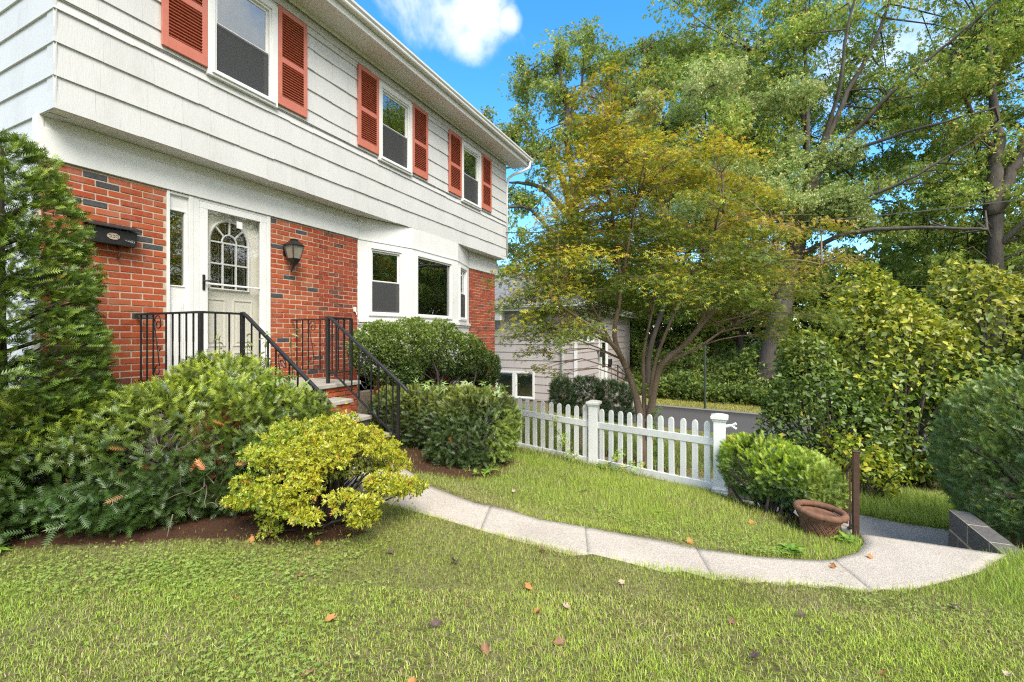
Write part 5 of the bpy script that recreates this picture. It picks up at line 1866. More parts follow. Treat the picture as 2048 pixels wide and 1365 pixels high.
pads += [(-1.85, -.5, 2.0, .42, 1), (-1.75, -.7, 1.7, .4, 1), (-1.5, -.6, 1.85, .4, 1), (-1.55, -.75, 1.5, .32, 1), (-1.3, -.7, 1.65, .34, 1), (-1.72, -.7, 1.3, .25, 1), (-1.45, -.7, 1.28, .2, 1), (-1.62, -.72, 1.08, .2, 1), (-1.36, -.7, 1.02, .16, 1), (-1.9, -.6, 1.5, .28, 1), (.6, -.9, 2.0, .4, .4), (1.1, -.6, 2.1, .4, .5), (.2, .9, 2.1, .45, .3), (.9, 1.0, 2.0, .45, .4), (1.4, .8, 1.85, .4, .5),
         (-1.95, -.3, 2.35, .42, 1), (-1.6, -.5, 2.3, .42, 1), (1.75, .3, 2.0, .4, 1), (2.1, .3, 1.75, .36, 1), (1.9, .2, 1.5, .3, 1), (2.3, .1, 2.45, .4, 1), (2.4, .2, 2.1, .3, 1), (1.45, .4, 2.05, .36, 1)]
V_parts = []
base = np.array([-1.14, 6.83])
for (u, d, h, s_, core) in pads:
    c2 = base + VR * u + VD * d
    z = h
    pc = np.array([c2[0], c2[1], z])
    n = int(330 * (s_ / .42) ** 2)
    q = rg.normal(size=(n, 3)) * np.array([.5, .5, .17])
    q = q[np.sum((q / [1, 1, .4]) ** 2, 1) < 1.1]
    out = unit(np.array([[VR[0] * (u + .1) + VD[0] * d, VR[1] * (u + .1) + VD[1] * d]]))[0]
    rad_ = q[:, 0] * out[0] + q[:, 1] * out[1]
    P = pc + q * s_
    P[:, 2] -= .28 * s_ * np.clip(rad_, -.4, 2) + .12 * s_ * np.sum(q[:, :2] ** 2, 1)
    n = len(P)
    X = np.stack([out[0] + rg.normal(size=n) * .5, out[1] + rg.normal(size=n) * .5, -.45 + rg.normal(size=n) * .3], 1)
    up = np.array([0, 0, 1.0]) + rg.normal(size=(n, 3)) * .4
    # autumn colour starts at the outside and top of the crown
    aut = np.clip(.95 * sstep(h, 2.6, 3.9) + 1.15 * sstep(u, .5, 1.7) * sstep(h, 1.8, 2.5) + .30 * (core - .5) + .45 * snoise(pc[None], 1.5, 8)[0] + rg.normal() * .12 + .02, 0, 1)
    aut *= np.clip(.55 + .75 * (q[:, 2] / .25) + rg.normal(size=n) * .3, .05, 1.2)
    aut = np.clip(aut, 0, 1)[:, None]
    grn = np.array([.068, .098, .018]) * (1 + .5 * rg.random((n, 1)))
    if u > .9 and h < 3.1:
        org = pick(rg, n, [(.50, .21, .07), (.46, .25, .12), (.48, .27, .04), (.28, .23, .03)])
    else:
        org = pick(rg, n, [(.52, .29, .02), (.46, .33, .025), (.50, .20, .02), (.32, .28, .02)])
    v_ = aut + rg.normal(size=(n, 1)) * .16
    mid_ = np.array([.25, .25, .018]) * (1 + .25 * rg.normal(size=(n, 1)))
    C = np.where(v_ < .27, grn, np.where(v_ < .5, mid_, org)) * .95
    V_parts.append(stamp(T_PALM, P, X, up, rg.uniform(.036, .058, n), C, .15, rg))
    # twig to the pad
    dist = np.linalg.norm(NA - pc, axis=1) + 2.2 * np.maximum(0, NA[:, 2] - z + .15)
    s0 = Vector(NA[np.argmin(dist)])
    t0 = Vector(pc) - Vector((0, 0, .05))
    mid = s0.lerp(t0, .5) + Vector((0, 0, .14 * (t0 - s0).length)) + Vector(rg.normal(size=3)) * .04
    b.tube([s0, s0.lerp(mid, .5) + Vector((0, 0, .02)), mid, mid.lerp(t0, .55) + Vector((0, 0, .02)), t0], [.013, .010, .008, .005, .002], 5)
    for j in range(3):
        e_ = Vector(pc + np.array([rg.normal() * .6, rg.normal() * .6, -.05]) * s_)
        b.tube([mid, mid.lerp(e_, .6) + Vector((0, 0, .03)), e_], [.005, .0035, .0015], 4)
b.build("trunk", M['bark_maple'], jm, smooth=True)
foliage("crown", jm, V_parts, M['l_maple'])
# ivy on the foot of the maple trunk
ti = plant("ivy", "green ivy climbing the foot of the maple trunk", "ivy", (-1.0, 6.78, -.3))
Pv = np.stack([-.96 + rg.normal(size=170) * .05, 6.77 + rg.normal(size=170) * .05, rg.uniform(-.35, .45, 170)], 1)
foliage("leaves", ti, [leaf_on(Pv, np.tile([.5, -.7, .2], (170, 1)), 8, .055, pick(rg, 170, [(.06, .14, .03), (.12, .2, .04)]), T_PALM, .2, .8)], M['l_leaf'])

# ------------------------------------------------------------------ big trees


def big_tree(label, base, trunk, limbs, clumps, seed, cols, p, leaf=.20, per=900, group=None, name="broadleaf_tree", bark=None, T=T_TWIG, r0=.5, r1=.3, fill=.0, twigs=4):
    rg = np.random.default_rng(seed)
    t = plant(name, label, "tree", base, group)
    b = MB()
    nd = limb_mesh(b, trunk, r0, r1, 14)
    nd = nd[len(nd) // 2:]
    for L_ in limbs:
        pts, ra, rb_ = L_
        nd += limb_mesh(b, pts, ra, rb_, 8, .018 * ra / .1, rg)
    NA = np.array([tuple(n_) for n_ in nd])
    parts = []
    b.v, b.f = b.v, b.f
    for (cx, cy, cz, R, *rest) in clumps:
        pc = np.array([cx, cy, cz])
        n = int(per * R * R * (rest[0] if rest else 1))
        u = unit(rg.normal(size=(n, 3))) * (rg.uniform(0, 1, (n, 1)) ** .45) * R * np.array([1, 1, .72])
        st = np.array([rg.uniform(.7, 1.5), rg.uniform(.7, 1.5), rg.uniform(.5, 1.0)])
        P = pc + u * st
        wf_ = 2.1 / max(R, .5)
        P = P + .38 * R * np.stack([snoise(P, wf_, seed + 1), snoise(P, wf_, seed + 2), .7 * snoise(P, wf_, seed + 3)], 1)
        keep = snoise(P, 4.2 / max(R, .6), seed + int(cx * 10) % 7) > -.12 + .3 * rg.normal(size=n)
        P, u = P[keep], u[keep]; n = len(P)
        X = unit(u) * .7 + rg.normal(size=(n, 3)) * .7 + np.array([0, 0, -.25])
        up = np.array([0, 0, 1.0]) + rg.normal(size=(n, 3)) * .6
        tint = 1 + .22 * rg.normal()
        c = pick(rg, n, cols, p) * np.clip(tint, .6, 1.5)
        parts.append(stamp(T, P, X, up, rg.uniform(.7, 1.3, n) * leaf, c, .2, rg))
        dist = np.linalg.norm(NA - pc, axis=1) + 1.5 * np.maximum(0, NA[:, 2] - cz)
        s0 = Vector(NA[np.argmin(dist)]); t0 = Vector(pc)
        if (t0 - s0).length > .2:
            mid = s0.lerp(t0, .5) + Vector((0, 0, .1 * (t0 - s0).length)) + Vector(rg.normal(size=3)) * .2
            b.tube([s0, mid, t0], [.04, .028, .014], 5)
        else:
            mid = s0
        for j in range(twigs):
            e_ = t0 + Vector(unit(rg.normal(size=(1, 3)))[0] * R * .85)
            b.tube([t0.lerp(mid, .2), t0.lerp(e_, .5) + Vector(rg.normal(size=3)) * .1, e_], [.018, .012, .005], 4)
    b.build("trunk", bark or M['bark'], t, smooth=True)
    foliage("crown", t, parts, M['l_far'])
    return t


rg = np.random.default_rng(300)


def V3(px, py, t):
    """helper for laying out: bearing/elevation from the camera spot at depth t"""
    a, th = (px - 1024) / 919, rad(25.635)
    return (t * (-math.sin(th) + a * math.cos(th)), t * (math.cos(th) + a * math.sin(th)), 1.5 + t * (672 - py) / 919)


# the great oak across the road
oak_limbs = [
    ([(3.3, 24.3, 9.1), (4.61, 24.4, 12.2), (5.64, 24.3, 14.5), (6.24, 24.1, 16.6)], .13, .03),
    ([(3.0, 24.2, 8.0), (2.85, 25.2, 12.5), (2.05, 25.4, 13.2), (1.1, 25.5, 15.3)], .11, .025),
    ([(3.1, 24.25, 8.6), (3.03, 24.75, 12.3), (3.1, 25.3, 16), (2.85, 25.2, 19)], .12, .025),
    ([(3.4, 24.4, 8.9), (6.08, 23.4, 11.6), (7.47, 23, 12.7), (8.66, 22.5, 13.6)], .10, .025),
    ([(3.5, 24.4, 9.2), (5.7, 23.3, 9.5), (6.95, 22.7, 9.55), (8.5, 22.4, 9.7)], .09, .022),
    ([(2.7, 24.0, 6.6), (5.35, 23.1, 7.3), (6.6, 22.6, 7.8), (8.5, 22.4, 9.0)], .09, .022),
    ([(2.6, 24.0, 6.2), (1.2, 23.6, 8.2), (-.2, 23.4, 9.6), (-1.2, 23.5, 11)], .09, .022),
    ([(3.3, 24.3, 9.2), (4.0, 23.5, 11.5), (4.2, 22.8, 14), (5.0, 22.2, 17)], .10, .025),
    ([(2.4, 23.9, 5.0), (4.2, 22.6, 5.6), (6.2, 21.9, 5.5), (8.0, 21.6, 5.2)], .12, .04),
]
clumps = []
for k in range(215):
    px, py = rg.uniform(1290, 2030), rg.uniform(-160, 560)
    # keep the sky windows of the crown
    if any((px - a) ** 2 / r_ ** 2 + (py - c_) ** 2 / s_ ** 2 < 1 for a, c_, r_, s_ in ((1800, 60, 60, 50), (1650, 215, 46, 40), (1795, 395, 60, 35), (1870, 30, 50, 40), (1800, 540, 70, 30), (1680, 480, 30, 40), (1590, 270, 34, 44))): continue
    if px < 1330 and py < 150: continue
    t = rg.uniform(19.5, 26)
    clumps.append((*V3(px, py, t), rg.uniform(.8, 1.7)))
OAKC = [(.06, .09, .022), (.09, .125, .03), (.14, .165, .045), (.19, .18, .04)]
big_tree("massive oak with a thick leaning trunk on the verge across the road", (1.3, 23.2, -1.3), [(1.2, 23.3, -1.7), (1.35, 23.4, -.6), (1.65, 23.5, 1.0), (1.95, 23.7, 2.7), (2.35, 23.9, 4.5), (2.8, 24.1, 6.7), (3.4, 24.4, 9.3)], oak_limbs, clumps, 301, OAKC, [.25, .35, .28, .12], .255, 270, r0=.56, r1=.30)

# feathery pale tree between the oak and the maple
clumps = []
for k in range(40):
    px, py = rg.uniform(1290, 1700), rg.uniform(120, 460)
    if py < 130 + abs(px - 1400) * .35: continue
    if any((px - a) ** 2 / r_ ** 2 + (py - c_) ** 2 / s_ ** 2 < 1 for a, c_, r_, s_ in ((1650, 215, 40, 40), (1590, 270, 34, 44))): continue
    clumps.append((*V3(px, py, rg.uniform(18.5, 21)), rg.uniform(.7, 1.2), 1.0))
big_tree("feathery pale green locust tree rising behind the orange maple", V3(1297, 800, 22), [V3(1297, 800, 22), V3(1300, 700, 22), V3(1350, 560, 22), V3(1410, 440, 21.5)],
         [([V3(1410, 440, 21.5), V3(1450, 350, 21), V3(1440, 230, 21)], .1, .02), ([V3(1400, 460, 21.5), V3(1350, 360, 21.5), V3(1330, 260, 21)], .09, .02), ([V3(1410, 440, 21.5), V3(1530, 360, 21), V3(1620, 330, 21)], .09, .02)],
         clumps, 302, [(.10, .135, .05), (.14, .175, .07), (.19, .21, .09), (.08, .10, .035)], [.3, .35, .2, .15], .21, 1100, name="locust_tree", bark=M['bark_dark'], r0=.14, r1=.08)

# the tall tree at the right edge
clumps = []
for k in range(130):
    px, py = rg.uniform(1830, 2330), rg.uniform(-120, 600)
    if any((px - a) ** 2 / r_ ** 2 + (py - c_) ** 2 / s_ ** 2 < 1 for a, c_, r_, s_ in ((2030, 290, 36, 70), (1990, 400, 30, 60), (1800, 540, 70, 30), (1860, 45, 60, 50))): continue
    clumps.append((*V3(px, py, rg.uniform(17, 23)), rg.uniform(.7, 1.3)))
big_tree("forked tree with twin trunks high at the right, beyond the tall shrubs", V3(1998, 830, 19), [V3(1998, 840, 19), V3(1994, 700, 19), V3(1990, 560, 19), V3(1990, 420, 19)],
         [([V3(1985, 430, 19), V3(1990, 330, 19), V3(1993, 250, 19), V3(1980, 80, 19)], .3, .1), ([V3(1992, 430, 19), V3(2015, 360, 19), V3(2042, 305, 19), V3(2100, 170, 19)], .3, .1),
          ([V3(1990, 300, 19), V3(1930, 200, 19), V3(1900, 100, 18.5)], .12, .04), ([V3(2080, 220, 19), V3(2140, 150, 19), V3(2200, 60, 19)], .12, .04), ([V3(1990, 500, 19), V3(2080, 420, 18), V3(2180, 380, 18)], .12, .04)],
         clumps, 303, [(.065, .095, .02), (.10, .135, .03), (.15, .17, .035), (.22, .17, .04)], [.3, .35, .25, .1], .255, 270, r0=.32, r1=.24)

# spreading tree behind the neighbour's roof
clumps = []
for k in range(330):
    px, py = rg.uniform(940, 1500), rg.uniform(35, 640)
    top = np.interp(px, [930, 960, 1010, 1060, 1120, 1180, 1210, 1240, 1300, 1340, 1400, 1500], [230, 200, 150, 110, 70, 40, 90, 80, 60, 55, 90, 60])
    if py < top + 18: continue
    if px < 1010 and py < 230 - (px - 960) * .6: continue
    if any((px - a) ** 2 / r_ ** 2 + (py - c_) ** 2 / s_ ** 2 < 1 for a, c_, r_, s_ in ((1225, 75, 22, 40), (1120, 410, 40, 30), (1075, 235, 26, 34), (1275, 190, 24, 24), (1040, 330, 20, 26))): continue
    clumps.append((*V3(px, py, rg.uniform(26.5, 32)), rg.uniform(.6, 1.25)))
big_tree("wide branching tree rising behind the neighbouring grey roof", V3(1150, 800, 28), [V3(1150, 815, 28), V3(1150, 640, 28), V3(1150, 450, 28)],
         [([V3(1150, 450, 28), V3(1110, 330, 28), V3(1030, 300, 28), V3(960, 250, 28)], .25, .06), ([V3(1150, 430, 28), V3(1130, 200, 28), V3(1110, 100, 28)], .28, .06), ([V3(1150, 430, 28), V3(1137, 270, 28), V3(1175, 120, 28)], .25, .05),
          ([V3(1150, 400, 28), V3(1260, 220, 28), V3(1290, 100, 28)], .25, .05), ([V3(1150, 450, 28), V3(1080, 375, 28), V3(1015, 365, 28)], .22, .05), ([V3(1150, 400, 28), V3(1330, 250, 28), V3(1400, 130, 28)], .22, .05), ([V3(1150, 520, 28), V3(1060, 420, 28), V3(1000, 420, 27)], .15, .04)],
         clumps, 304, [(.05, .075, .02), (.085, .11, .028), (.13, .15, .035), (.2, .17, .04)], [.3, .35, .27, .08], .29, 260, r0=.5, r1=.36, twigs=5)

# woodland trees along the bank, one behind the other
spots = [(1320, 26, 4.2), (1420, 30, 5.0), (1482, 25, 3.8), (1620, 31, 5.0), (1700, 27, 4.2), (1790, 32, 5.5), (1890, 28, 5.0), (2010, 31, 5.5), (2120, 28, 5.0), (1240, 33, 4.5), (1540, 36, 6.0), (2200, 25, 5.2)]
WL = ["slender woodland tree left of the green street pole across the road", "woodland tree standing back beyond the green street pole", "dark forked woodland tree on the ivy bank left of the oak",
      "woodland tree just right of the oak trunk on the bank", "low woodland tree behind the dark leafy shrub", "woodland tree behind the yellowing shrub top", "bushy woodland tree beyond the shrub with yellow leaves",
      "woodland tree beneath the forked tree's crown", "woodland tree beyond the dense right edge shrub", "woodland tree seen through the maple crown above the grey house end", "deep woodland tree far behind the oak", "leafy woodland tree at the far right behind the bright shrub"]
for i, (px, t, H) in enumerate(spots):
    rg = np.random.default_rng(400 + i)
    x, y, _ = V3(px, 700, t)
    zb_ = g1(x, y)
    cl = []
    for k in range(20):
        a, q = rg.uniform(0, 6.28), rg.uniform(0, 1) ** .5
        cl.append((x + 2.6 * q * math.cos(a), y + 2.2 * q * math.sin(a), zb_ + rg.uniform(.9 if i not in (2,) else 2.6, H + 1.2), rg.uniform(.6, 1.2)))
    lean = rg.normal() * .3
    big_tree(WL[i], (x, y, zb_), [(x, y, zb_ - .2), (x + lean * .3, y, zb_ + H * .3), (x + lean, y, zb_ + H * .6)],
             [([(x + lean * .3, y, zb_ + H * .32), (x - 1.0, y, zb_ + H * .6), (x - 1.4, y + .3, zb_ + H * .85)], .13, .04), ([(x + lean * .4, y, zb_ + H * .4), (x + .9, y - .2, zb_ + H * .7), (x + 1.5, y, zb_ + H)], .13, .04)],
             cl, 500 + i, [(.045, .07, .018), (.075, .105, .024), (.12, .15, .03), (.2, .2, .035)], [.32, .34, .25, .09], .28, 400, group="woodland trees beyond the road", name="woodland_tree", bark=M['bark_dark'], r0=.22, r1=.14, twigs=2)

# rough wooded bank: ivy and undergrowth nobody could count, and the far wood behind
rg = np.random.default_rng(600)
n = 27000
s_a = rg.uniform(-14, 26, n); s_n = 2.1 + rg.exponential(2.6, n)
x = ROAD_P[0] + ROAD_D[0] * s_a + ROAD_N[0] * s_n
y = ROAD_P[1] + ROAD_D[1] * s_a + ROAD_N[1] * s_n
keep = ~((x < -4.6) & (y < 26.6)) & (s_n < 13)
x, y, s_n = x[keep], y[keep], s_n[keep]
hgt = (.12 + 1.1 * np.abs(snoise(np.stack([x, y, x * 0], 1), 1.1, 5)) ** 1.5 + .12 * np.clip(s_n - 4, 0, 6)) * rg.uniform(0, 1, len(x)) ** .6
P = np.stack([x, y, ground(x, y) + hgt], 1)
Nn = np.tile([.1, -.6, .7], (len(P), 1))
q = snoise(P, .9, 3)[:, None]
c = pick(rg, len(P), [(.11, .18, .04), (.17, .26, .05), (.26, .33, .06)]) * (1 + .25 * q)
yl = (q[:, 0] > .35) & (rg.random(len(P)) < .5)
c[yl] = (.40, .42, .06)
V, F, C = join([leaf_on(P, Nn, 5, .28, c, T_TWIG, .5, .8, .2, .1)])
tag(put("undergrowth", np_mesh("undergrowth", V, F, M['l_far'], C)), kind="stuff")
n = 17000
px_ = rg.uniform(-35, 45, n)
P = np.stack([px_, 42 + rg.normal(size=n) * 3 - .1 * px_, rg.uniform(-.5, 8.5, n) * (1 + .2 * np.sin(px_ * .7) + .12 * np.sin(px_ * 1.9))], 1)
V, F, C = join([leaf_on(P, np.tile([0, -.8, .4], (n, 1)), 6, .78, pick(rg, n, [(.09, .14, .04), (.14, .2, .05), (.22, .28, .06)]), T_TWIG, .5, .8)])
tag(put("woods", np_mesh("woods", V, F, M['l_far'], C)), kind="stuff")
# trees over the street behind the viewer, mirrored in the panes
for i, (x, y, H) in enumerate(((15, 4, 9), (13, -5, 8), (17, 13, 10), (8, -12, 9))):
    rg = np.random.default_rng(700 + i)
    cl = [(x + rg.normal() * 1.5, y + rg.normal() * 1.5, rg.uniform(2.5, H), rg.uniform(1, 1.7)) for _ in range(16)]
    big_tree(["street tree across from the house front door", "street tree behind the viewer on the lawn side", "street tree beyond the driveway at the street", "tree at the far corner behind the viewer"][i], (x, y, -.5), [(x, y, -1), (x, y, 2), (x, y, H * .6)], [], cl, 710 + i, OAKC, None, .5, 130, r0=.3, r1=.15)

# ------------------------------------------------------------------ grass
def blades(n_per, poly_bounds, maskf, hf, wf, seed, colf, lean=.45):
    rg = np.random.default_rng(seed)
    x0, x1, y0, y1 = poly_bounds
    n = int(n_per * (x1 - x0) * (y1 - y0))
    x, y = rg.uniform(x0, x1, n), rg.uniform(y0, y1, n)
    k = maskf(x, y, rg)
    x, y = x[k], y[k]; n = len(x)
    P2 = np.stack([x, y, x * 0], 1)
    z = ground(x, y) - .008 + .012 * snoise(P2, 3.1, 4) * (np.abs(x) < 12)
    h = hf(x, y, rg); w = wf(x, y, rg)
    a = rg.uniform(0, 2 * PI, n) + .7 * snoise(P2, 3.3, seed + 1)
    ln = np.abs(rg.normal(lean, .42, n))
    dx, dy = np.cos(a), np.sin(a)
    ax, ay = -dy * w / 2, dx * w / 2
    V = np.zeros((n, 5, 3), np.float32)
    V[:, 0] = np.stack([x - ax, y - ay, z], 1)
    V[:, 1] = np.stack([x + ax, y + ay, z], 1)
    mx, my, mz = x + dx * h * ln * .4, y + dy * h * ln * .4, z + h * .6
    V[:, 2] = np.stack([mx - ax * .8, my - ay * .8, mz], 1)
    V[:, 3] = np.stack([mx + ax * .8, my + ay * .8, mz], 1)
    V[:, 4] = np.stack([x + dx * h * ln * 1.25, y + dy * h * ln * 1.25, z + h * (1 - .28 * np.minimum(ln, 1.4))], 1)
    far = (-x * .4326 + y * .9016) > 2.7        # past here a blade is one leaning triangle
    V[far, 4] = V[far, 4] - np.stack([dx, dy, 0 * dx], 1)[far] * (h * ln * .25)[far, None]
    o5 = (np.arange(n) * 5)[:, None, None]
    F = np.array([(0, 1, 3), (0, 3, 2), (2, 3, 4)], np.int32)
    FF = np.concatenate([(F[None] + o5[~far]).reshape(-1, 3), (np.array([[(0, 1, 4)]], np.int32) + o5[far]).reshape(-1, 3)])
    C = np.repeat(colf(x, y, rg)[:, None, :], 5, 1).reshape(-1, 3)
    return V.reshape(-1, 3), FF, np.clip(C, 0, 1)


def lawn_cols(x, y, rg):
    n = len(x)
    P = np.stack([x, y, x * 0], 1)
    g1_, g2_ = snoise(P, 1.6, 21), snoise(P, 5.0, 22)
    base = pick(rg, n, [(.25, .335, .05), (.31, .37, .06), (.20, .31, .045)])
    lush = np.clip(.4 * g1_ + .5 * sstep(-x, 1.0, 2.6) + .35 * sstep(x, .6, 1.7) + .6 * sstep(y, 3.4, 4.1), 0, 1)[:, None]
    base = base * np.array([1.95, 1.85, 1.6])
    base = base * (1 - lush * .75) + np.array([.34, .50, .07]) * lush * .75
    dry = rg.random(n) < np.clip(.24 + .26 * g2_ - .16 * lush[:, 0], .03, .6)
    base[dry] = 1.0 * pick(rg, int(dry.sum()), [(.66, .57, .33), (.58, .51, .24), (.52, .38, .2)])
    return base * (1 + .22 * rg.normal(size=(n, 1)))


def m_lawn(x, y, rg):
    j = rg.normal(size=len(x)) * .05
    t = -x * .4326 + y * .9016
    l = x * .9016 + y * .4326
    vis = (np.abs(l) < t * 1.114 + .75) & (t > 1.45)
    j2 = .045 * snoise(np.stack([x, y, x * 0], 1), 3.2, 77)
    out = inside(WALK, x + j * .5, y + j * .5 + j2 + .012) | inside(WALK, x, y + j2 - .012) | inside(WELL, x, y) | (inside(BED, x + j * 2, y + j * 2) & (rg.random(len(x)) < .975)) | (inside(BED2, x + j, y + j) & (rg.random(len(x)) < .96)) | (inside(BED3, x + j, y + j) & (rg.random(len(x)) < .8)) | inside(BED5, x + j * 2, y + j * 2)
    beyond = (y > 5.75 - .37 * (x + .14)) & (x < -.1) | (y > 5.75)
    dens = np.clip(1.15 - .13 * (t - 1.5), .45, 1)
    P3 = np.stack([x, y, x * 0], 1)
    dens = dens * (.80 + .25 * snoise(P3, 4, 31)) * (1 - .45 * sstep(snoise(P3, 5.5, 38) + .5 * snoise(P3, 13, 39), .62, 1.05))
    return vis & ~out & ~beyond & (rg.random(len(x)) < dens)


def edge_long(x, y):
    # uncut fringe along the walk, the fence and the pad
    d = np.zeros(len(x))
    for pl in (WALK_LO, WALK_UP):
        q = np.array(pl)
        dd = np.full(len(x), 9.0)
        for a_, b_ in zip(q[:-1], q[1:]):
            e = b_ - a_
            tt = np.clip(((x - a_[0]) * e[0] + (y - a_[1]) * e[1]) / (e @ e), 0, 1)
            dd = np.minimum(dd, np.hypot(x - a_[0] - tt * e[0], y - a_[1] - tt * e[1]))
        d = np.maximum(d, np.exp(-(dd / .09) ** 2))
    return d


def h_lawn(x, y, rg):
    P2 = np.stack([x, y, x * 0], 1)
    return (.018 + .019 * rg.random(len(x)) + .014 * np.clip(snoise(P2, 3.3, 41), 0, 1) + .045 * sstep(y, 3.55, 4.2) * rg.random(len(x)) ** 1.5 + .03 * edge_long(x, y) * rg.random(len(x))
            + .035 * sstep(x, 1.1, 1.9) * sstep(y, 3.2, 4.2) * rg.random(len(x)))


G = [blades(16500, (-5, 3.6, .2, 5.9), m_lawn, h_lawn, lambda x, y, rg: rg.uniform(.0018, .0040, len(x)) * (1 + .12 * (y - 2).clip(0, 3)), 50, lawn_cols)]
# lawn past the fence
def m_back(x, y, rg):
    t = -x * .4326 + y * .9016; l = x * .9016 + y * .4326
    s = (np.stack([x, y], 1) - ROAD_P) @ ROAD_N
    beyond = (y > 5.75 - .37 * (x + .14)) & (x < -.1) | (y > 5.75)
    return (l > -t * .12 - .3) & (l < t * .75) & beyond & (s < -4.4) & ~inside(DRIVE, x, y) & ~inside(WELL, x, y) & (x < .95 + 9 * (y > 7.3)) & ~((x > 1.2) & (y > 8.6)) & ~((x < -5.3)) & (rg.random(len(x)) < np.clip(1.5 - .09 * y, .35, 1)) & ~((inside(BED4, x, y)) & (rg.random(len(x)) < .75))
def back_cols(x, y, rg):
    n = len(x)
    c = pick(rg, n, [(.26, .38, .07), (.34, .42, .09), (.42, .46, .1), (.5, .43, .18)], [.35, .35, .2, .1])
    return c * (1 + .2 * rg.normal(size=(n, 1)))
G.append(blades(1500, (-5.3, 3.6, 5.7, 14.8), m_back, lambda x, y, rg: rg.uniform(.05, .12, len(x)), lambda x, y, rg: rg.uniform(.008, .014, len(x)), 51, back_cols))
# rank grass on the bank beyond the drive
def m_rank(x, y, rg):
    return ~inside(DRIVE, x, y) & (y > 7.2 + .03 * rg.normal(size=len(x)))
G.append(blades(5200, (.6, 3.4, 7.2, 8.7), m_rank, lambda x, y, rg: rg.uniform(.10, .24, len(x)), lambda x, y, rg: rg.uniform(.006, .011, len(x)), 52,
                lambda x, y, rg: pick(rg, len(x), [(.28, .43, .07), (.36, .48, .08), (.44, .5, .12)]) * (1 + .2 * rg.normal(size=(len(x), 1))), .75))
# verge across the road
def m_verge(x, y, rg):
    s = (np.stack([x, y], 1) - ROAD_P) @ ROAD_N
    return (s > .2) & (s < 2.7)
G.append(blades(420, (-6, 8, 17.5, 24.5), m_verge, lambda x, y, rg: rg.uniform(.04, .10, len(x)), lambda x, y, rg: rg.uniform(.02, .035, len(x)), 53,
                lambda x, y, rg: pick(rg, len(x), [(.48, .48, .10), (.56, .50, .14), (.38, .42, .08)])))
V, F, C = join(G)
tag(put("grass", np_mesh("grass", V, F, M['l_grass'], C)), kind="stuff")

# clover and broad weeds
rg = np.random.default_rng(60)
def clover(n, cx, cy, sx, sy):
    return np.stack([rg.normal(cx, sx, n), rg.normal(cy, sy, n)], 1)
Q = np.concatenate([clover(3000, -3.15, 1.62, .55, .18), clover(900, -2.2, 1.5, .4, .3), clover(700, -1.75, 1.2, .35, .2), clover(500, .05, 4.1, .3, .12), clover(420, .3, 3.95, .12, .05), clover(420, -.9, 3.95, .4, .08), clover(260, 1.0, 3.5, .3, .1)])
Q[:, 1] += .55 * (Q[:, 0] + 3.15) * (Q[:, 0] < -2.2)
k = ~inside(WALK, Q[:, 0], Q[:, 1]) & ~inside(BED, Q[:, 0] + .08, Q[:, 1] - .08)
Q = Q[k]
T_CLOV = t_cluster(t_leaf(.95, .08, .05), 3, .05, 8, (.8, 1))
cv, cf = [], []
for a_ in (0, 120, 240):
    v, f = t_diamond(.95, .06)
    c_, s_ = math.cos(rad(a_)), math.sin(rad(a_))
    cf.append(f + 4 * len(cv)); cv.append(np.stack([v[:, 0] * c_ - v[:, 1] * s_, v[:, 0] * s_ + v[:, 1] * c_, v[:, 2]], 1))
T_CLOV = (np.concatenate(cv).astype(np.float32), np.concatenate(cf).astype(np.int32))
P = np.stack([Q[:, 0], Q[:, 1], ground(Q[:, 0], Q[:, 1]) + rg.uniform(.018, .05, len(Q))], 1)
up = np.array([0, 0, 1.0]) + rg.normal(size=(len(P), 3)) * .28
V, F, C = stamp(T_CLOV, P, rg.normal(size=(len(P), 3)) * [1, 1, .1], up, rg.uniform(.007, .013, len(P)), pick(rg, len(P), [(.33, .46, .10), (.38, .5, .12), (.42, .5, .11), (.27, .40, .08)]), .15, rg)
tag(put("clover", np_mesh("clover", V, F, M['l_grass'], C)), kind="stuff")

# plantain rosettes and weeds one can pick out
def rosette(label, x, y, r_, n, cols, seed):
    rg = np.random.default_rng(seed)
    z = g1(x, y)
    t = plant("weed", label, "weed", (x, y, z), "weeds in the lawn and bed")
    a = rg.uniform(0, 2 * PI, n)
    P = np.stack([x + .35 * r_ * rg.normal(size=n), y + .3 * r_ * rg.normal(size=n), np.full(n, z + .02)], 1)
    X = np.stack([np.cos(a), np.sin(a), rg.uniform(.15, .9, n)], 1)
    foliage("leaves", t, [stamp(t_leaf(.42, .08, .3), P, X, np.tile([0, 0, 1.0], (n, 1)), rg.uniform(.35, .9, n) * r_, pick(rg, n, cols), .25, rg)], M['l_grass'])


GW = [(.08, .17, .03), (.13, .23, .04), (.17, .26, .05)]
for i, (lab, x, y, r_, n) in enumerate((("leafy lush weed tuft at the inner walk edge below the pot", .40, 4.14, .11, 60), ("broad leaved weed clump at the foot of the brown railing", .84, 4.62, .11, 46),
                                        ("light green fern like weed at the left lawn edge under the yew", -4.42, 1.22, .14, 22), ("small weed seedling on the mulch below the azalea", -2.72, 2.36, .07, 12),
                                        ("weed seedling on the mulch below the hollow of the yew", -3.25, 2.32, .06, 10), ("leafy weed by the foot of the trimmed yew", -2.45, 4.32, .16, 18), ("weed growing at the base of the fence middle post", -1.55, 5.98, .15, 16))):
    rosette(lab, x, y, r_, n, GW, 800 + i)

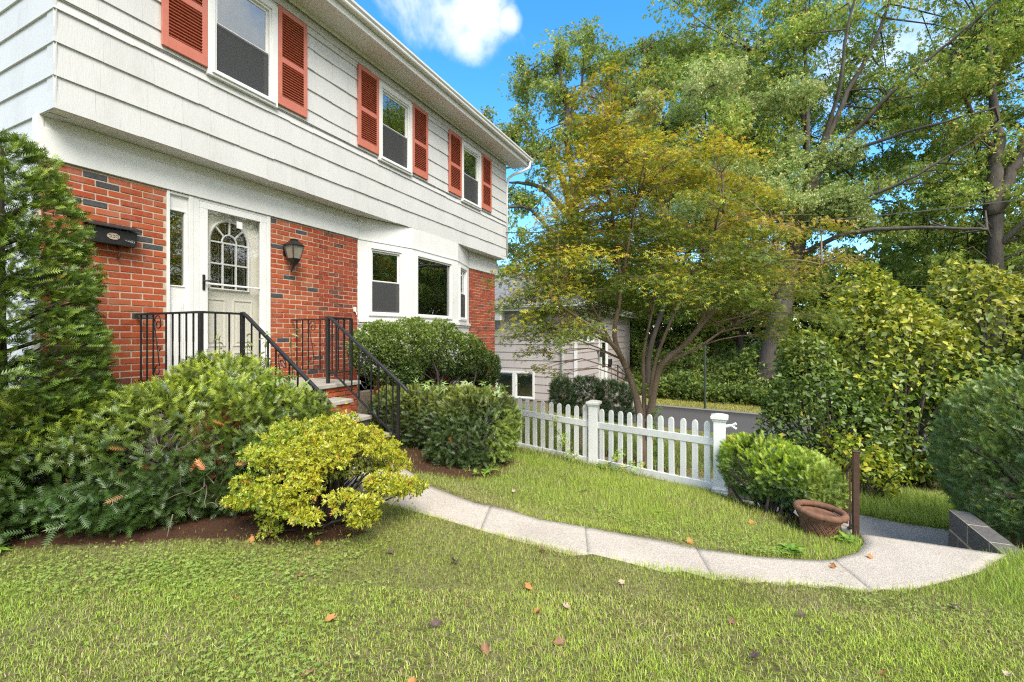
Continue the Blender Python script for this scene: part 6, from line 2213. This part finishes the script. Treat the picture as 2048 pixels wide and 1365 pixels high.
# vine creeping up the pickets
fv = plant("vine", "thin green vine climbing the white pickets beside the middle post", "vine", (-2.0, 6.17, -.25))
rg = np.random.default_rng(66)
b = MB(); Pv = []
for (x0, x1, zt_) in ((-2.05, -2.25, .35), (-1.9, -2.1, .12), (-1.5, -1.3, .02), (-1.4, -1.05, -.06)):
    pts = []
    for k in range(9):
        f_ = k / 8
        x = x0 + (x1 - x0) * f_ + .03 * math.sin(k * 1.7)
        p = Vector((x, 6.12 - .37 * (x + 1.72) * (x > -1.72) - .09, -.26 + (zt_ + .26) * f_))
        pts.append(p); Pv += [tuple(p + Vector(rg.normal(size=3)) * .03) for _ in range(4)]
    b.tube(pts, .003, 5)
b.build("stems", M['green_paint'], fv, smooth=True)
Pv = np.array(Pv)
foliage("leaves", fv, [leaf_on(Pv, np.tile([.2, -.8, .3], (len(Pv), 1)), 8, .055, pick(rg, len(Pv), [(.13, .25, .04), (.2, .32, .06), (.3, .35, .06)]), T_PALM, .2, .8)], M['l_leaf'])

# ------------------------------------------------------------------ fallen leaves, one by one
rg = np.random.default_rng(90)
m_dl = [mat("dry_brown_leaf", (.20, .10, .05), (.32, .18, .10), .8, 30, 4), mat("dry_orange_leaf", (.42, .17, .045), (.5, .25, .09), .8, 30, 4), mat("dry_pale_leaf", (.42, .31, .21), (.52, .41, .29), .8, 30, 4), mat("dark_dead_leaf", (.07, .045, .04), (.15, .1, .085), .8, 30, 4)]


def leaf_me(seed):
    r = np.random.default_rng(seed)
    out = []
    for a_ in np.linspace(-150, 150, 13):
        rr = (.5 + .5 * abs(math.cos(rad(a_) * 2.5))) * (1.0 - .25 * abs(a_) / 180)
        out.append((rr * math.cos(rad(a_)), rr * math.sin(rad(a_))))
    V = [(-.35, 0, 0)] + [(x, y, 0) for x, y in out] + [(x * .5, y * .5, 0) for x, y in out] + [(-.95, .05, 0.05)]
    k1, k2, ph = r.uniform(.5, 1.3), r.uniform(-.4, .4), r.uniform(0, 6)
    V = [(x, y * (1 - .25 * k1 * abs(y)), k1 * y * y * .7 + k2 * x * x + .06 * math.sin(4 * x + ph)) for x, y, z in V]
    n = len(out)
    F = []
    for i in range(n - 1):
        F += [(1 + i, 2 + i, 2 + n + i), (1 + i, 2 + n + i, 1 + n + i), (1 + n + i, 2 + n + i, 0)]
    F.append((0, 1 + n, len(V) - 1))
    return V, F


spots = [(-2.47, 1.63, 1), (-1.86, 1.73, 1), (-1.37, 1.94, 3), (-1.22, 1.57, 1), (-2.15, 1.35, 2), (-1.64, 2.55, 3), (-2.1, 2.45, 3), (-1.1, 2.5, 1), (-.83, 2.42, 2), (-.62, 2.86, 2), (-.95, 2.3, 1), (-.2, 2.35, 1), (-.05, 2.05, 3),
         (.42, 2.9, 2), (.35, 3.05, 3), (.62, 2.62, 1), (.85, 2.5, 3), (1.15, 2.9, 2), (1.2, 3.65, 3), (.1, 2.45, 3), (-.6, 4.3, 3), (-1.35, 4.5, 3), (-.9, 4.05, 1), (-1.9, 4.0, 2), (.15, 4.55, 1), (-.35, 1.72, 3), (-3.3, 1.5, 3), (-2.9, 1.75, 2),
         (-2.6, 2.3, 1), (-3.05, 2.13, 1), (-.3, 3.84, 1), (.66, 4.05, 1), (-2.62, 3.25, 3), (.95, 4.35, 1), (-1.65, 1.4, 0), (-1.05, 1.9, 0), (.0, 2.75, 0), (-.75, 2.1, 0), (1.45, 3.3, 0), (.75, 2.1, 0), (-2.35, 1.95, 0), (-1.2, 3.0, 0)]
NM = ["brown", "orange", "pale tan", "dark withered"]
LM = {}
LBL = {}
for i, (x, y, k) in enumerate(spots):
    key = (i % 6, k)
    if key not in LM:
        V, F = leaf_me(900 + i % 6)
        me = bpy.data.meshes.new("fallen_leaf"); me.from_pydata(V, [], F); me.materials.append(m_dl[k]); LM[key] = me
    on_walk = bool(inside(WALK, np.array([x]), np.array([y]))[0])
    z = (float(zwalk(x)) + .012) if on_walk else g1(x, y) + .022
    o = put("fallen_leaf", LM[key], None, None, (x, y, z), (rg.normal() * .4, rg.normal() * .4, rg.uniform(0, 6.28)), (rg.uniform(.026, .042),) * 3)
    if on_walk:
        tag(o, "orange fallen leaf on the pale concrete walk, %s" % ("by the pot and inner edge" if y > 4.02 and x < .8 else "on the wide pad below the brown railing" if x > .8 else "along the inner grass edge of the middle"), "leaf", "fallen leaves on the walk")
    else:
        reg = ("on the mulch below the azalea" if (x < -2.4 and 2.0 < y < 2.8) else "beside the trimmed yew and the walk" if (x < -2.4 and y >= 2.8) else "in the clover under the spreading yew" if x < -2.4 else
               "on the grass strip between the walk and the fence" if y > 3.85 else "on the mown lawn just under the walk edge" if y > 2.7 else "on the lawn below the azalea" if (x < -1.5 and y > 2.2) else
               "low on the left part of the lawn" if x < -1.5 else "on the middle of the open lawn" if (x < -.4 and y > 2.2) else "low on the middle of the lawn" if x < -.4 else "low on the right part of the lawn")
        cur = ("curled", "flat", "crumpled")[i % 3]
        lb = "%s %s fallen leaf %s" % (cur, NM[k], reg)
        n_l = LBL.get(lb, 0); LBL[lb] = n_l + 1
        tag(o, lb, "leaf", "fallen leaves on the lawn")
